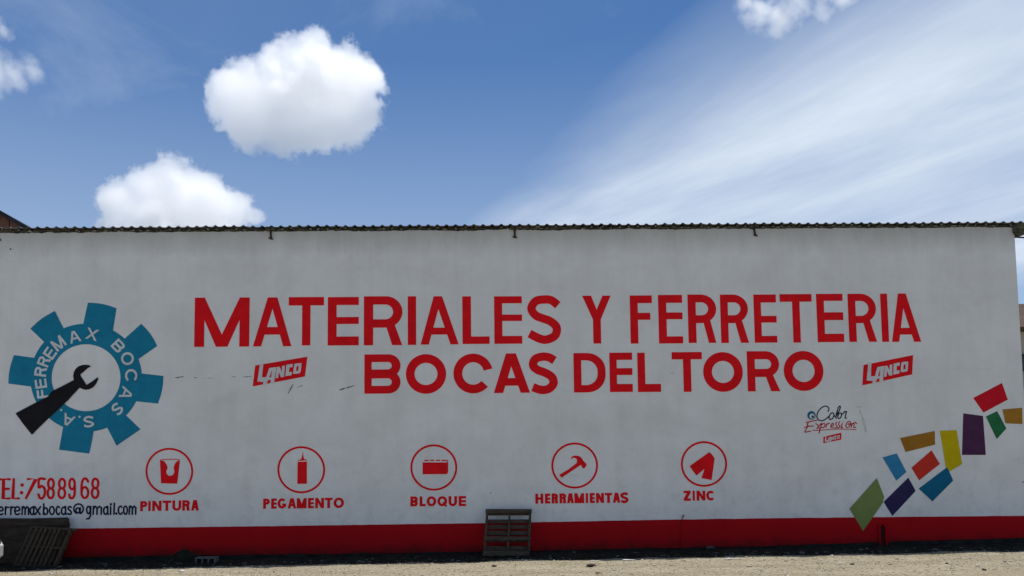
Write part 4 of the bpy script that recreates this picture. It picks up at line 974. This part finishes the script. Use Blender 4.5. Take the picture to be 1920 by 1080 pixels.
# ------------------------------------------------------------------ neighbour gable behind the left end
Yn = 14.0
ap = P(-2, 393, Yn); e1 = P(50, 423, Yn); sl_ = (ap.z-e1.z)/(e1.x-ap.x)
hx = 4.2; base = ap.z-hx*sl_
nb = thing('shed', (ap.x, Yn, 0), 'red brown clad gable with dark roof edge rising behind the left end of the store', 'building')
mb = MB(); xx = -hx
while xx < hx-.01:
    x1 = min(xx+.42, hx); mx = (xx+x1)/2
    za = ap.z-abs(xx)*sl_-.10; zb2 = ap.z-abs(x1)*sl_-.10
    q = MB(); q.add([(ap.x+xx, Yn, 0), (ap.x+x1-.03, Yn-.02, 0), (ap.x+x1-.03, Yn-.02, zb2), (ap.x+xx, Yn, za), (ap.x+xx, Yn+.06, 0), (ap.x+x1-.03, Yn+.06, 0), (ap.x+x1-.03, Yn+.06, zb2), (ap.x+xx, Yn+.06, za)],
                  [(0, 1, 2, 3), (5, 4, 7, 6), (4, 0, 3, 7), (1, 5, 6, 2), (3, 2, 6, 7)]); q.build('cladding_panel', M['brown_wall'], nb)
    xx = x1
for s2 in (-1, 1):
    q = MB(); q.add([(ap.x, Yn-.25, ap.z), (ap.x+s2*(hx+.3), Yn-.25, ap.z-(hx+.3)*sl_), (ap.x+s2*(hx+.3), Yn+7, ap.z-(hx+.3)*sl_), (ap.x, Yn+7, ap.z),
                     (ap.x, Yn-.25, ap.z-.16), (ap.x+s2*(hx+.3), Yn-.25, ap.z-(hx+.3)*sl_-.16), (ap.x+s2*(hx+.3), Yn+7, ap.z-(hx+.3)*sl_-.16), (ap.x, Yn+7, ap.z-.16)],
                    [(0, 1, 2, 3), (4, 5, 1, 0), (5, 6, 2, 1), (7, 6, 5, 4), (3, 2, 6, 7)]); q.build('roof', M['dark_roof'], nb)

# ------------------------------------------------------------------ house beyond the right corner, overhead cable
Yh = 16.0
def H(px, py, Y=Yh): return P(px, py, Y)
hl = H(1898, 640).x
hs = thing('house', (hl+4, Yh, 0), 'cream house with brown roof and dark window just visible beyond the right corner', 'building')
zt1, zt2 = H(1915, 622).z, H(1915, 592).z
q = MB(); q.box((hl, Yh, 0), (hl+9, Yh+7, zt1)); q.build('wall', M['far_wall'], hs)
q = MB(); q.add([(hl-.3, Yh-.5, zt1), (hl+9.3, Yh-.5, zt1), (hl+9.3, Yh+7.5, zt1), (hl-.3, Yh+7.5, zt1), (hl-.3, Yh-.5, zt1+.12), (hl+9.3, Yh-.5, zt1+.12), (hl+9.3, Yh+7.5, zt1+.12), (hl-.3, Yh+7.5, zt1+.12), (hl+1.2, Yh+3.5, zt2+1.2), (hl+7.8, Yh+3.5, zt2+1.2)],
              [(3, 2, 1, 0), (0, 1, 5, 4), (1, 2, 6, 5), (2, 3, 7, 6), (3, 0, 4, 7), (4, 5, 9, 8), (6, 7, 8, 9), (5, 6, 9), (7, 4, 8)]); q.build('roof', M['far_roof'], hs)
for px0 in (1905, 2010, 2120):
    a, b_ = H(px0, 668, Yh-.03), H(px0+45, 692, Yh-.03)
    w_ = MB(); w_.box((a.x, Yh-.06, b_.z), (b_.x, Yh-.002, a.z)); o = w_.build('window', M['glass_dark'], hs)
    f_ = MB(); f_.box((a.x-.08, Yh-.09, b_.z-.08), (b_.x+.08, Yh-.061, b_.z)); f_.box((a.x-.08, Yh-.09, a.z), (b_.x+.08, Yh-.061, a.z+.08)); f_.build('frame', M['trim'], hs)
# iron balcony railing
q = MB(); zr0, zr1 = H(1915, 735).z, H(1915, 712).z
q.box((hl-.2, Yh-1.0, zr0-.15), (hl+6, Yh-.001, zr0)); q.build('balcony_floor', M['far_wall'], hs)
q = MB(); q.box((hl-.2, Yh-1.0, zr1-.04), (hl+6, Yh-.95, zr1)); q.build('handrail', M['trim'], hs)
for i in range(26):
    q = MB(); q.box((hl-.15+i*.24, Yh-.99, zr0), (hl-.12+i*.24, Yh-.96, zr1-.04)); q.build('baluster', M['trim'], hs)
cb = MB(); a = P(1902, 444.5, .1); b_ = P(2300, 436, .6)
pts = [a.lerp(b_, t/12)-Vector((0, 0, .12*math.sin(math.pi*t/12))) for t in range(13)]
cb.tube(pts, .017, 6); o = cb.build('power_cable', M['cable']); props(o, 'black overhead cable running off the right corner below the beam end', 'cable')

# ------------------------------------------------------------------ cumulus clouds: real bodies of vapour
def cloud(label, blobs, dist, dens, amp=2.2, nscale=.014, thresh=.13, hole=0.0, cat='cloud', soft=.16, g=.8):
    k2 = dist/FPX; ctr = Vector((0, 0, 0)); B = []
    for (px, py, r_, dd) in blobs:
        d = ray(px, py)/FPX; p = CAM+d*(dist+dd*k2); B.append((p, r_*k2)); ctr += p
    ctr /= len(B)
    me = bpy.data.meshes.new('cloud'); V = []; F = []
    import bmesh
    bm = bmesh.new()
    for p, r_ in B: bmesh.ops.create_icosphere(bm, subdivisions=3, radius=r_*1.32+k2*12, matrix=Matrix.Translation(p-ctr))
    bm.to_mesh(me); bm.free()
    o = bpy.data.objects.new('cloud', me); S.collection.objects.link(o); o.location = ctr
    md = o.modifiers.new('remesh', 'REMESH'); md.mode = 'VOXEL'; md.voxel_size = k2*8
    m = bpy.data.materials.new('cloud_vapour'); m.use_nodes = True; t = NT(m.node_tree)
    pos = t.node('ShaderNodeTexCoord').outputs['Object']
    f = None
    wv = t.node('ShaderNodeTexNoise'); wv.noise_dimensions = '3D'; t.put(wv.inputs['Vector'], pos); wv.inputs['Scale'].default_value = nscale; wv.inputs['Detail'].default_value = 8; wv.inputs['Roughness'].default_value = .66
    for p, r_ in B:
        d = t.vmath('DISTANCE', pos, tuple(p-ctr)); s_ = t.math('SUBTRACT', 1.0, t.math('DIVIDE', d, r_))
        f = s_ if f is None else t.math('SMOOTH_MAX', f, s_, .08)
    e_ = t.math('ADD', f, t.math('MULTIPLY', t.math('SUBTRACT', wv.outputs[0], .5), amp))
    fine_ = t.noise(pos, nscale*4.5, 5, .65); e_ = t.math('ADD', e_, t.math('MULTIPLY', t.math('SUBTRACT', fine_, .5), .55))
    if hole:
        hn = t.noise(pos, nscale*.45, 3, .6); e_ = t.math('SUBTRACT', e_, t.math('MULTIPLY', t.rng(hn, .45, .62), hole))
    den = t.math('MULTIPLY', t.rng(e_, thresh, thresh+soft), dens)
    vol = t.node('ShaderNodeVolumePrincipled'); vol.inputs['Color'].default_value = (1, 1, 1, 1); vol.inputs['Anisotropy'].default_value = g
    t.put(vol.inputs['Density'], den); out = t.node('ShaderNodeOutputMaterial'); t.l.new(vol.outputs[0], out.inputs['Volume'])
    m.cycles.volume_step_rate = 0.25; m.cycles.homogeneous_volume = False
    me.materials.append(m); props(o, label, cat)
    return o
cloud('large round white cumulus cloud high above the left half of the wall', [(600, 125, 66, 0), (530, 148, 72, 20), (640, 165, 84, -10), (565, 195, 84, 0), (470, 180, 74, 10), (675, 150, 54, 0), (645, 232, 56, 0), (540, 225, 66, 0), (435, 190, 58, 10), (600, 240, 54, 0), (680, 205, 50, 0), (560, 110, 52, 10), (470, 225, 58, 5), (500, 245, 44, 0), (590, 90, 44, 0)], 1500, .06, 1.9, .018)
cloud('white cumulus cloud rising from behind the roof at the left', [(335, 345, 60, 0), (290, 365, 64, 10), (385, 375, 62, 0), (235, 385, 55, 0), (435, 400, 48, 0), (330, 430, 100, 0), (478, 405, 24, 0), (230, 440, 60, 0), (420, 450, 60, 0)], 1900, .055, 2.0, .015)
cloud('small ragged white cloud at the left edge of the sky', [(25, 135, 40, 0), (-15, 130, 50, 0), (58, 130, 34, 0), (-60, 140, 50, 0), (35, 148, 30, 0), (5, 60, 26, 0), (-20, 40, 44, 0)], 1700, .03, 3.5, .014, .30, soft=.9, g=.5)
cloud('thin torn white cloud at the top right of the sky', [(1425, 18, 40, 0), (1460, 30, 36, 0), (1500, 8, 42, 0), (1540, 16, 34, 0), (1395, -2, 36, 0), (1570, -8, 40, 0), (1470, -40, 60, 0), (1530, -40, 50, 0)], 1700, .035, 4.0, .013, .38, soft=.9, g=.5)
